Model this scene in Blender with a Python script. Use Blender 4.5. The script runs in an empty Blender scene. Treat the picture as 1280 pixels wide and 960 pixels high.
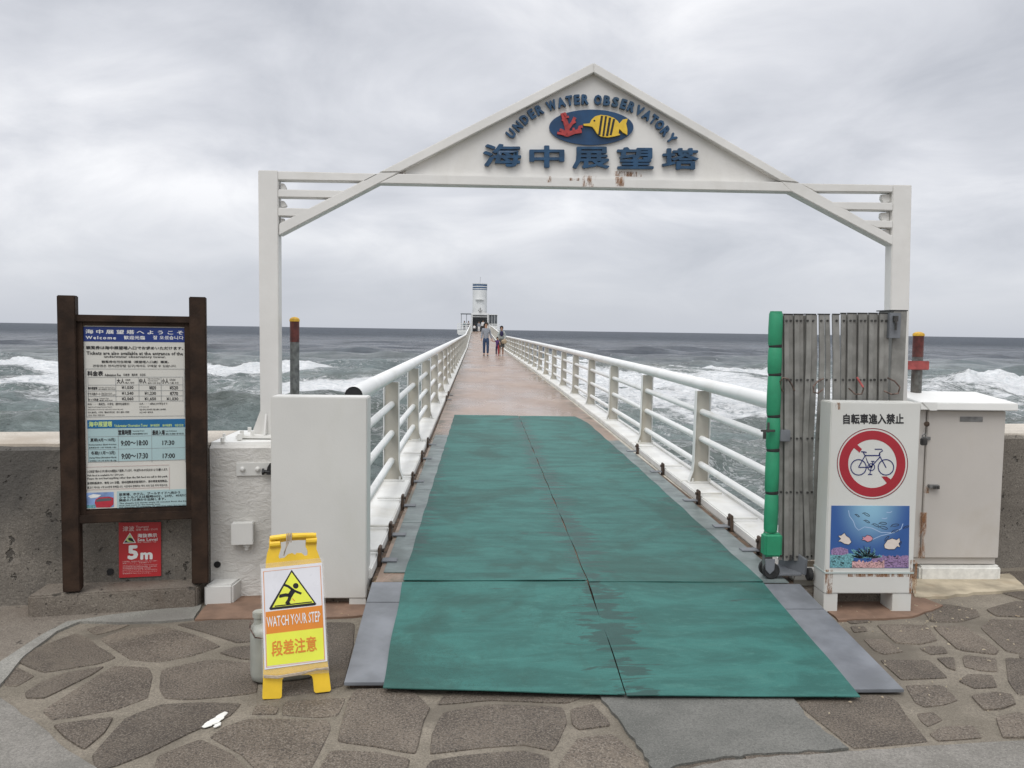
import bpy, bmesh, math, random
import numpy as np
from math import radians, sin, cos, pi, sqrt, atan2
from mathutils import Vector, Matrix
random.seed(7)
SC = bpy.context.scene
COL = SC.collection

# ------------------------------------------------------------------ camera
EYE = Vector((0, 0, 1.48))
FPX = 1035.0
_y, _p, _r = radians(2.6), radians(3.72), radians(0.85)
FWD = Vector((sin(_y)*cos(_p), cos(_y)*cos(_p), -sin(_p)))
_r0 = Vector((cos(_y), -sin(_y), 0)); _u0 = _r0.cross(FWD)
RGT = _r0*cos(_r) + _u0*sin(_r)
UPV = _u0*cos(_r) - _r0*sin(_r)
cam = bpy.data.cameras.new('camera'); co = bpy.data.objects.new('camera', cam); COL.objects.link(co)
cam.sensor_fit = 'HORIZONTAL'; cam.sensor_width = 36; cam.lens = 36*FPX/1280
cam.clip_start = 0.05; cam.clip_end = 60000
co.matrix_world = Matrix(((RGT.x, UPV.x, -FWD.x, EYE.x), (RGT.y, UPV.y, -FWD.y, EYE.y), (RGT.z, UPV.z, -FWD.z, EYE.z), (0, 0, 0, 1)))
SC.camera = co

# ------------------------------------------------------------------ sky and light (overcast)
SUN_EL, SUN_AZ = radians(58), radians(205)      # azimuth clockwise from +Y: high, behind the camera to the left
W = bpy.data.worlds.new('World'); SC.world = W; W.use_nodes = True
nt = W.node_tree; N = nt.nodes; L = nt.links; N.clear()
def wn(t, **k):
    n = N.new(t)
    for a, b in k.items(): setattr(n, a, b)
    return n
def wmath(op, a, b=None, c=None, clamp=False):
    n = wn('ShaderNodeMath', operation=op); n.use_clamp = clamp
    for i, v in enumerate((a, b, c)):
        if v is None: continue
        if isinstance(v, (int, float)): n.inputs[i].default_value = v
        else: L.new(v, n.inputs[i])
    return n.outputs[0]
tc = wn('ShaderNodeTexCoord'); sep = wn('ShaderNodeSeparateXYZ'); L.new(tc.outputs['Generated'], sep.inputs[0])
zz = wmath('ADD', wmath('MAXIMUM', sep.outputs[2], 0.0), 0.34)
comb = wn('ShaderNodeCombineXYZ')
L.new(wmath('DIVIDE', sep.outputs[0], zz), comb.inputs[0]); L.new(wmath('DIVIDE', sep.outputs[1], zz), comb.inputs[1])
def wnoise(scale, detail, loc, dist=0.3, rough=0.5, sc=(1, 1, 1)):
    m = wn('ShaderNodeMapping'); m.inputs['Location'].default_value = loc; m.inputs['Scale'].default_value = sc
    L.new(comb.outputs[0], m.inputs[0])
    n = wn('ShaderNodeTexNoise'); n.inputs['Scale'].default_value = scale; n.inputs['Detail'].default_value = detail
    n.inputs['Distortion'].default_value = dist; n.inputs['Roughness'].default_value = rough
    L.new(m.outputs[0], n.inputs['Vector']); return n.outputs[0]
big = wnoise(0.95, 3, (3.1, 7.4, 0), 0.4); mid = wnoise(2.3, 7, (11.0, 2.0, 5), 0.5, .58)
cl = wmath('ADD', wmath('MULTIPLY', big, 0.62), wmath('MULTIPLY', mid, 0.38))
ramp = wn('ShaderNodeValToRGB'); e = ramp.color_ramp.elements
e[0].position = 0.38; e[0].color = (0.47, 0.49, 0.54, 1)
e[1].position = 0.60; e[1].color = (0.88, 0.885, 0.91, 1)
q = ramp.color_ramp.elements.new(0.49); q.color = (0.655, 0.67, 0.715, 1)
L.new(cl, ramp.inputs[0])
# towards the horizon the cloud deck closes to an even grey; towards the zenith it is brighter (overcast sky)
hz = wmath('MULTIPLY', sep.outputs[2], 6.5, clamp=True)
mixh = wn('ShaderNodeMix', data_type='RGBA'); L.new(hz, mixh.inputs[0]); mixh.inputs[6].default_value = (0.525, 0.55, 0.605, 1); L.new(ramp.outputs[0], mixh.inputs[7])
zen = wmath('MULTIPLY_ADD', wmath('MAXIMUM', wmath('SUBTRACT', sep.outputs[2], 0.35), 0.0), 1.5, 1.0)
vs = wn('ShaderNodeVectorMath', operation='SCALE'); L.new(mixh.outputs[2], vs.inputs[0]); L.new(zen, vs.inputs['Scale'])
bgc = wn('ShaderNodeBackground'); L.new(vs.outputs[0], bgc.inputs[0]); bgc.inputs[1].default_value = 1.06
sky = wn('ShaderNodeTexSky'); sky.sky_type = 'NISHITA'; sky.sun_disc = False; sky.sun_elevation = SUN_EL; sky.sun_rotation = SUN_AZ
bgs = wn('ShaderNodeBackground'); L.new(sky.outputs[0], bgs.inputs[0]); bgs.inputs[1].default_value = 0.06
mx = wn('ShaderNodeMixShader'); mx.inputs[0].default_value = 0.93; L.new(bgs.outputs[0], mx.inputs[1]); L.new(bgc.outputs[0], mx.inputs[2])
ow = wn('ShaderNodeOutputWorld'); L.new(mx.outputs[0], ow.inputs[0])
sl = bpy.data.lights.new('sun', 'SUN'); sl.energy = 1.5; sl.angle = radians(40); sl.color = (1, 0.975, 0.94)
so = bpy.data.objects.new('sun', sl); COL.objects.link(so)
sd = Vector((sin(SUN_AZ)*cos(SUN_EL), cos(SUN_AZ)*cos(SUN_EL), sin(SUN_EL)))
so.rotation_euler = sd.to_track_quat('Z', 'Y').to_euler(); so.location = (0, -5, 20)
SC.view_settings.view_transform = 'Standard'; SC.view_settings.look = 'None'
SC.view_settings.exposure = 0.13; SC.view_settings.gamma = 1.0

# ------------------------------------------------------------------ measuring: photo pixel -> point on a real plane
def ray(px, py): return FWD + RGT*((px-640)/FPX) + UPV*((480-py)/FPX)
def on(px, py, p0, n):
    d = ray(px, py); n = Vector(n); return EYE + d*((Vector(p0)-EYE).dot(n)/d.dot(n))
def onz(px, py, z=0.0): return on(px, py, (0, 0, z), (0, 0, 1))
def ony(px, py, y): return on(px, py, (0, y, 0), (0, 1, 0))

# ------------------------------------------------------------------ materials
MATS = {}
def srgb(r, g, b):
    f = lambda c: (c/255/12.92 if c/255 <= .04045 else ((c/255+.055)/1.055)**2.4)
    return (f(r), f(g), f(b))
class NB:
    def __init__(s, name):
        m = bpy.data.materials.new(name); m.use_nodes = True; s.m = m; s.n = m.node_tree.nodes; s.l = m.node_tree.links
        s.b = s.n['Principled BSDF']; MATS[name] = m; s.tc = s.n.new('ShaderNodeTexCoord'); s.geo = s.n.new('ShaderNodeNewGeometry')
    def node(s, t, **k):
        n = s.n.new(t)
        for a, b in k.items(): setattr(n, a, b)
        return n
    def put(s, v, sock):
        if hasattr(v, 'links'): s.l.new(v, sock)
        else:
            if hasattr(sock.default_value, '__len__') and len(sock.default_value) == 4 and len(v) == 3: v = (*v, 1)
            sock.default_value = v
    def math(s, op, *a, clamp=False):
        n = s.node('ShaderNodeMath', operation=op); n.use_clamp = clamp
        for i, v in enumerate(a): s.put(v, n.inputs[i])
        return n.outputs[0]
    def noise(s, scale, detail=4, rough=.55, dist=0, sc=(1, 1, 1), loc=(0, 0, 0), world=True):
        m = s.node('ShaderNodeMapping'); m.inputs['Scale'].default_value = sc; m.inputs['Location'].default_value = loc
        s.l.new(s.geo.outputs['Position'] if world else s.tc.outputs['Object'], m.inputs[0])
        n = s.node('ShaderNodeTexNoise'); n.inputs['Scale'].default_value = scale; n.inputs['Detail'].default_value = detail
        n.inputs['Roughness'].default_value = rough; n.inputs['Distortion'].default_value = dist
        s.l.new(m.outputs[0], n.inputs['Vector']); return n.outputs[0]
    def step(s, v, a, b):
        n = s.node('ShaderNodeMapRange', interpolation_type='SMOOTHSTEP'); s.put(v, n.inputs[0]); n.inputs[1].default_value = a; n.inputs[2].default_value = b
        return n.outputs[0]
    def mix(s, f, a, b, blend='MIX'):
        n = s.node('ShaderNodeMix', data_type='RGBA', blend_type=blend); s.put(f, n.inputs[0]); s.put(a, n.inputs[6]); s.put(b, n.inputs[7]); return n.outputs[2]
    def col(s, v): s.put(v, s.b.inputs['Base Color'])
    def rough(s, v): s.put(v, s.b.inputs['Roughness'])
    def bump(s, h, strength=.3, dist=.01):
        n = s.node('ShaderNodeBump'); n.inputs['Strength'].default_value = strength; n.inputs['Distance'].default_value = dist
        s.put(h, n.inputs['Height'])
        if s.b.inputs['Normal'].links: s.l.new(s.b.inputs['Normal'].links[0].from_socket, n.inputs['Normal'])
        s.l.new(n.outputs[0], s.b.inputs['Normal'])
    def island(s, lo=.85, hi=1.1):      # each piece its own tone
        return s.math('MULTIPLY_ADD', s.geo.outputs['Random Per Island'], hi-lo, lo)
    def objrand(s, lo, hi):
        oi = s.node('ShaderNodeObjectInfo'); return s.math('MULTIPLY_ADD', oi.outputs['Random'], hi-lo, lo)
    def mulv(s, c, f):
        n = s.node('ShaderNodeVectorMath', operation='SCALE'); s.put(c, n.inputs[0]); s.put(f, n.inputs['Scale']); return n.outputs[0]

def simple(name, c, rough=.5, var=.12, vs=6, bump=.0, bs=60, metal=0, dirt=None, rust=0):
    b = NB(name); c2 = tuple(x*(1-var*2) for x in c); c1 = tuple(min(1, x*(1+var)) for x in c)
    cc = b.mix(b.step(b.noise(vs, 5), .3, .7), c2, c1)
    if dirt: cc = b.mix(b.math('MULTIPLY', b.step(b.noise(2.3, 7, .65, .4, sc=(1, 1, .45)), .5, .72), .6), cc, dirt)
    if rust:
        r = b.step(b.noise(3.2, 8, .7, .5, sc=(1, 1, .6), loc=(4, 1, 2)), .70-rust, .76-rust*.6)
        cc = b.mix(r, cc, b.mix(b.noise(30, 3), (.13, .04, .012), (.36, .17, .06)))
    b.col(cc); b.rough(b.math('MULTIPLY_ADD', b.noise(vs*2.3, 4), .25, rough-.12)); b.b.inputs['Metallic'].default_value = metal
    if bump: b.bump(b.noise(bs, 5), bump, .004)
    return b.m
simple('white_paint', (.70, .69, .655), .42, .035, 3, .12, 40, dirt=(.56, .54, .48), rust=.012)
simple('white_gate', (.70, .69, .66), .45, .03, 2.5, .35, 18, dirt=(.60, .585, .54), rust=.0)
simple('rail_white', (.78, .785, .76), .38, .03, 2.0, .1, 30, dirt=(.62, .61, .56))
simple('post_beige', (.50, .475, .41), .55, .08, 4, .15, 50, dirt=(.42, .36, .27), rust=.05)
simple('kerb_white', (.74, .735, .70), .42, .05, 3, .1, 40, dirt=(.58, .55, .47), rust=.045)
simple('box_white', (.60, .595, .565), .5, .03, 1.8, .12, 90, dirt=(.55, .545, .50))
simple('sign_white', (.62, .62, .585), .42, .03, 2, .05, 50, dirt=(.56, .54, .47), rust=.02)
simple('sign_side', (.44, .50, .48), .5, .05, 3, .05, 50)
simple('cabinet_beige', (.52, .49, .45), .5, .03, 2, .08, 80, dirt=(.46, .42, .36), rust=.01)
simple('cabinet_hood', (.72, .72, .69), .45, .03, 2, .05, 80)
simple('dark_wood', (.034, .019, .0115), .7, .25, 9, .35, 70); M_ = MATS['dark_wood'].node_tree.nodes['Principled BSDF']; M_.inputs['Specular IOR Level'].default_value = .25
simple('blue_letter', (.014, .062, .135), .4, .15, 20, .1, 60, dirt=(.03, .07, .10))
simple('navy_oval', (.010, .055, .14), .35, .12, 12)
simple('coral_red', (.42, .045, .045), .45, .15, 30)
simple('fish_yellow', (.72, .48, .04), .4, .06, 20)
simple('black', (.012, .012, .013), .5, .1, 20)
simple('black_rubber', (.02, .02, .02), .75, .2, 30, .1)
simple('plate_grey', (.165, .175, .19), .42, .14, 5, .12, 40, dirt=(.11, .12, .125))
simple('deck_plate', (.16, .19, .185), .36, .18, 6, .15, 40, dirt=(.10, .145, .13))
simple('rust_metal', (.085, .055, .038), .75, .35, 30, .4, 80)
simple('rust_strip', (.13, .085, .055), .8, .3, 20, .4, 60)
simple('grey_alu', (.27, .265, .245), .45, .12, 12, .12, 80, metal=.25, dirt=(.2, .19, .17))
simple('galvanised', (.23, .23, .225), .45, .15, 25, .1, 60, metal=.5)
simple('dark_steel', (.07, .068, .065), .55, .2, 30, .2, 90, metal=.4)
simple('wire_rust', (.16, .11, .09), .55, .35, 60, .2, 90, metal=.4)
simple('pad_green', (.022, .255, .125), .5, .08, 8, .12, 50)
simple('sign_yellow', (.80, .52, .03), .38, .05, 12, .04, 40)
simple('bright_yellow', (.80, .76, .05), .4, .02, 10)
simple('lemon', (.78, .82, .08), .4, .02, 10)
simple('sign_orange', (.72, .25, .035), .4, .03, 10)
simple('paper_white', (.72, .72, .75), .3, .02, 10)
simple('print_black', (.02, .02, .022), .45, .05, 30)
simple('print_white', (.78, .78, .76), .45, .03, 30)
simple('board_cream', (.62, .61, .56), .35, .02, 5)
simple('board_blue', (.010, .035, .20), .35, .05, 6)
simple('board_cyan', (.012, .13, .30), .35, .05, 6)
simple('board_pale', (.38, .52, .53), .35, .02, 6)
simple('print_lime', (.55, .70, .25), .45, .03, 30)
simple('print_grey', (.25, .27, .28), .45, .03, 30)
simple('pink_line', (.52, .38, .36), .45, .03, 30)
simple('tsunami_red', (.46, .025, .03), .45, .05, 8)
simple('print_pink', (.70, .55, .53), .45, .03, 30)
simple('prohibit_red', (.36, .022, .035), .38, .04, 8)
simple('bike_navy', (.010, .018, .13), .4, .04, 8)
simple('cap_yellow', (.62, .36, .025), .5, .12, 30)
simple('pole_maroon', (.10, .018, .014), .5, .25, 40, .15, dirt=(.2, .12, .1))
simple('pole_grey', (.13, .14, .135), .6, .25, 40, .25, 90, dirt=(.09, .07, .05), rust=.09)
simple('bracket_red', (.36, .075, .07), .6, .15, 20, .1)
simple('fish_cream', (.68, .60, .54), .4, .03, 30)
simple('fish_pink', (.62, .28, .33), .4, .03, 30)
simple('coral_violet', (.30, .20, .36), .4, .25, 120)
simple('coral_teal', (.16, .38, .42), .4, .25, 120)
simple('coral_rose', (.60, .36, .36), .4, .25, 120)
simple('wave_line', (.36, .48, .66), .4, .03, 30)
simple('bus_red', (.45, .03, .05), .4, .05, 30)
simple('photo_sky', (.22, .33, .58), .4, .25, 12)
simple('pad_brown', (.20, .125, .085), .75, .12, 10, .3, 120)
simple('mud_dirt', (.19, .13, .07), .9, .4, 30, .6, 90)
simple('stain_concrete', (.42, .36, .26), .85, .18, 6, .4, 80, dirt=(.30, .19, .10))
simple('chalk_white', (.72, .71, .66), .7, .06, 30)
simple('rope_beige', (.40, .33, .25), .8, .1, 60)
simple('tower_white', (.66, .67, .66), .5, .04, .8)
simple('tower_blue', (.02, .075, .17), .45, .08, 3)
simple('interior_dark', (.075, .082, .088), .5, .2, 1)
simple('window_grey', (.10, .115, .125), .2, .2, 1)
for nm, c in dict(skin=(.42, .25, .17), hair=(.012, .010, .009), grey_shirt=(.26, .28, .31), denim=(.025, .055, .12), navy_cloth=(.02, .015, .06),
                  cardigan=(.33, .36, .34), black_cloth=(.015, .015, .018), skirt_grey=(.07, .07, .065), purple_cloth=(.07, .02, .11), bag_tan=(.33, .26, .17),
                  shoe=(.02, .02, .022), shoe_pale=(.6, .58, .55), white_cloth=(.75, .75, .74), red_cloth=(.36, .03, .04), teal_cloth=(.10, .16, .17)).items():
    simple(nm, c, .75, .1, 15)

b = NB('clear_jug')       # milky plastic canister
b.col(b.mix(b.step(b.noise(7, 4), .3, .7), (.29, .30, .265), (.38, .39, .35))); b.rough(.35)
b.b.inputs['Subsurface Weight'].default_value = .25; b.b.inputs['Subsurface Radius'].default_value = (.02, .02, .02)
b = NB('clear_film'); b.col((.8, .78, .72)); b.rough(.15); b.b.inputs['Alpha'].default_value = .12

def concrete(name, lo, hi, stain, pits=True, bs=1.0, gloss=.85):
    b = NB(name)
    c = b.mix(b.step(b.noise(2.2, 8, .65), .32, .68), lo, hi)
    c = b.mix(b.math('MULTIPLY', b.step(b.noise(110, 3, .8), .44, .60), .50), c, tuple(x*.55 for x in lo))
    c = b.mix(b.math('MULTIPLY', b.step(b.noise(160, 2, .8, loc=(3, 3, 3)), .56, .66), .5), c, tuple(min(1, x*1.5) for x in hi))
    c = b.mix(b.math('MULTIPLY', b.step(b.noise(.9, 6, .6, .5, sc=(1, 1, .5), loc=(2, 0, 9)), .47, .62), .85), c, stain)
    h = b.noise(45, 6, .7)
    if pits:
        p = b.math('MAXIMUM', b.step(b.noise(16, 3, .6), .36, .31), b.step(b.noise(42, 3, .65, loc=(1, 7, 2)), .345, .31))
        c = b.mix(b.math('MULTIPLY', p, .75), c, tuple(x*.22 for x in lo))
        h = b.math('SUBTRACT', h, b.math('MULTIPLY', p, 1.3))
    b.col(c); b.rough(gloss); b.bump(h, .75*bs, .012); return b.m
concrete('wall_concrete', (.145, .128, .106), (.235, .210, .176), (.070, .066, .060))
concrete('wall_cap', (.42, .38, .32), (.55, .50, .43), (.34, .29, .23), pits=False, bs=.5)
concrete('plinth_concrete', (.155, .13, .105), (.245, .215, .175), (.12, .085, .06))
concrete('channel_cement', (.20, .195, .17), (.29, .28, .25), (.15, .14, .125), pits=False, bs=.5)
concrete('road_cement', (.16, .15, .13), (.245, .23, .205), (.13, .125, .11), pits=False, bs=.8)
concrete('tar_patch', (.115, .115, .103), (.175, .172, .155), (.085, .09, .078), pits=False, bs=1.0)
concrete('mortar', (.155, .134, .102), (.255, .222, .175), (.11, .094, .072), pits=False, bs=.9)
b = NB('painted_wall')
h1 = b.noise(17, 4, .6, .9, sc=(.8, .8, 1.5)); h2 = b.noise(60, 4, .6)
c = b.mix(b.step(b.noise(3, 5), .35, .7), (.50, .485, .45), (.60, .585, .55))
c = b.mix(b.math('MULTIPLY', b.step(b.noise(8, 7, .75), .62, .72), .7), c, (.33, .29, .23))
b.col(c); b.rough(.6); b.bump(b.math('ADD', b.step(h1, .25, .8), b.math('MULTIPLY', h2, .6)), .36, .012)
b = NB('flagstone')
c = b.mix(b.step(b.noise(3.2, 5), .3, .7), (.078, .061, .046), (.145, .117, .089))
c = b.mix(b.math('MULTIPLY', b.step(b.noise(140, 2, .8), .50, .60), .60), c, (.27, .235, .19))
c = b.mix(b.math('MULTIPLY', b.step(b.noise(110, 2, .8, loc=(5, 5, 5)), .52, .62), .75), c, (.03, .024, .02))
c = b.mix(b.math('MULTIPLY', b.step(b.noise(1.6, 7, .7, .4, loc=(7, 2, 1)), .55, .7), .55), c, (.215, .18, .135))
b.col(b.mulv(c, b.objrand(.84, 1.16))); b.rough(b.math('MULTIPLY_ADD', b.noise(4, 4), .4, .55)); b.bump(b.noise(120, 4, .75), .8, .008); b.bump(b.noise(9, 4), .5, .02)
# green sheet: cross-wise scuffs, damp dark patches, worn dark seam
b = NB('green_mat')
sx = b.node('ShaderNodeSeparateXYZ'); b.l.new(b.geo.outputs['Position'], sx.inputs[0])
streak = b.noise(2.2, 8, .66, .5, sc=(.9, 2.6, 1)); blot = b.noise(1.15, 8, .68, .7, sc=(1, .8, 1), loc=(3.3, 1.2, 0))
c = b.mix(b.step(streak, .36, .64), (.023, .098, .084), (.036, .148, .128))
c = b.mix(b.math('MULTIPLY', b.step(b.noise(14, 7, .75, .6, sc=(.6, 1.8, 1)), .50, .70), .34), c, (.075, .215, .18))
c = b.mix(b.math('MULTIPLY', b.step(b.noise(230, 2, .8), .45, .62), .25), c, (.018, .065, .055))
c = b.mix(b.math('MULTIPLY', b.step(blot, .48, .62), .60), c, (.021, .062, .050))
seam = b.step(b.math('ABSOLUTE', b.math('SUBTRACT', sx.outputs[0], .66)), .26, .0)
edge = b.math('ADD', b.step(sx.outputs[0], -.18, -.36), b.step(sx.outputs[0], 1.38, 1.64)); edge = b.math('MULTIPLY', edge, b.step(sx.outputs[1], 4.2, 5.0))
wn_ = b.noise(4.2, 8, .66, 1.0, sc=(.75, 3.6, 1), loc=(1.4, 0.3, 0))
wet = b.step(b.math('ADD', wn_, b.math('ADD', b.math('MULTIPLY', seam, .19), b.math('MULTIPLY', edge, .17))), .655, .675)
c = b.mix(b.math('MULTIPLY', wet, .80), c, (.011, .044, .037))
sn = b.noise(7, 9, .8, 2.2, loc=(8, 3, 0)); scr = b.math('MULTIPLY', b.step(sn, .494, .499), b.step(sn, .507, .502))
c = b.mix(b.math('MULTIPLY', b.math('MULTIPLY', scr, b.step(b.noise(1.3, 3, loc=(4, 4, 4)), .48, .60)), .85), c, (.010, .026, .022))
b.col(c); b.rough(b.math('SUBTRACT', .62, b.math('MULTIPLY', wet, .15))); b.b.inputs['Specular IOR Level'].default_value = .32
b.bump(b.noise(200, 3), .3, .003); b.bump(b.noise(5, 6, .6, sc=(.7, 2, 1)), .35, .010)
# damp pinkish deck
b = NB('deck_paint')
c = b.mix(b.step(b.noise(1.1, 6, .6, .3, sc=(1, .5, 1)), .3, .7), (.235, .160, .115), (.330, .244, .190))
c = b.mix(b.math('MULTIPLY', b.step(b.noise(.8, 7, .7, .6, sc=(1, 1.6, 1), loc=(5, 3, 0)), .55, .7), .5), c, (.19, .145, .105))
sx = b.node('ShaderNodeSeparateXYZ'); b.l.new(b.geo.outputs['Position'], sx.inputs[0])
edge = b.math('ADD', b.step(sx.outputs[0], -.05, -.55), b.step(sx.outputs[0], 1.5, 1.95))
c = b.mix(b.math('MULTIPLY', edge, b.step(b.noise(2.6, 6, .7, .6, loc=(2, 2, 0)), .42, .6)), c, (.105, .09, .062))
b.col(c); b.rough(b.math('MULTIPLY_ADD', b.step(b.noise(.7, 5, .6, sc=(1, .4, 1)), .3, .7), .30, .16)); b.bump(b.noise(30, 4), .12, .004)
# sea
b = NB('sea_water')
at1 = b.node('ShaderNodeAttribute', attribute_name='foam'); at2 = b.node('ShaderNodeAttribute', attribute_name='shallow')
fo, shl = at1.outputs['Fac'], at2.outputs['Fac']
wc = b.mix(shl, (.020, .033, .050), (.205, .255, .247))
wc = b.mix(b.math('MULTIPLY', b.math('MULTIPLY', b.step(b.noise(.09, 5, .6, .4, sc=(.5, 1, 1)), .4, .65), shl), .6), wc, (.20, .21, .18))
gust_shade = b.noise(.11, 10, .74, .3, sc=(1, .16, 1))          # wind patches, plus shading of far wave faces painted into the water colour
wc = b.mix(b.step(gust_shade, .40, .62), wc, b.mulv(wc, .62))
n1 = b.noise(.42, 9, .70, 1.1, sc=(.5, 1, 1)); n2 = b.noise(2.4, 7, .72, 1.4, sc=(.55, 1, 1), loc=(3, 9, 0))
lace = b.math('ADD', b.math('MULTIPLY', n1, .58), b.math('MULTIPLY', n2, .42))
ff = b.step(b.math('ADD', lace, fo), .97, 1.12)
rn = b.noise(.9, 6, .6, 1.6, sc=(.5, 1, 1), loc=(1, 2, 3)); rid = b.math('SUBTRACT', 1.0, b.math('MULTIPLY', b.math('ABSOLUTE', b.math('SUBTRACT', rn, .5)), 26.0), clamp=True)
patch = b.math('MULTIPLY', b.step(b.noise(.12, 4, .6, sc=(.6, 1, 1), loc=(9, 1, 0)), .45, .62), b.step(fo, .24, .38))
caps = b.math('MULTIPLY', b.step(b.noise(.35, 8, .72, .5, sc=(.7, .28, 1), loc=(2, 8, 0)), .655, .70), .75)      # small whitecaps
ff = b.math('MAXIMUM', ff, b.math('MAXIMUM', b.math('MULTIPLY', b.math('MULTIPLY', rid, patch), .75), caps))
fcol = b.mix(b.step(n2, .32, .60), (.62, .66, .68), (.92, .93, .93))
cd = b.node('ShaderNodeVectorMath', operation='LENGTH'); b.l.new(b.geo.outputs['Position'], cd.inputs[0])
far = b.step(cd.outputs['Value'], 60.0, 700.0)
b.col(b.mix(ff, wc, fcol)); b.rough(b.math('ADD', b.math('MULTIPLY_ADD', far, .30, .10), b.math('MULTIPLY', ff, .5)))
b.b.inputs['IOR'].default_value = 1.33
b.put(b.math('MULTIPLY_ADD', b.math('MULTIPLY_ADD', b.step(gust_shade, .40, .62), -.5, 1.0), b.math('MULTIPLY_ADD', far, -.30, .50), 0.0), b.b.inputs['Specular IOR Level'])
b.bump(b.noise(.55, 8, .70, .5, sc=(.4, 1, 1)), 1.0, .9); b.bump(b.noise(2.8, 7, .72, .6, sc=(.5, 1, 1)), 1.0, .22)
b.bump(b.math('MULTIPLY', ff, n2), .8, .35)
b = NB('picture_blue')     # printed undersea picture: pale at the top middle, deep at the sides
sx = b.node('ShaderNodeSeparateXYZ'); b.l.new(b.tc.outputs['Generated'], sx.inputs[0])
dx = b.math('MULTIPLY', b.math('SUBTRACT', sx.outputs[0], .5), 1.6); dz = b.math('SUBTRACT', 1.0, sx.outputs[2])
dd = b.math('SQRT', b.math('ADD', b.math('MULTIPLY', dx, dx), b.math('MULTIPLY', dz, dz)))
b.col(b.mix(b.step(dd, 0.0, .8), (.26, .48, .62), (.035, .10, .30))); b.rough(.35)
M = MATS

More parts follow.
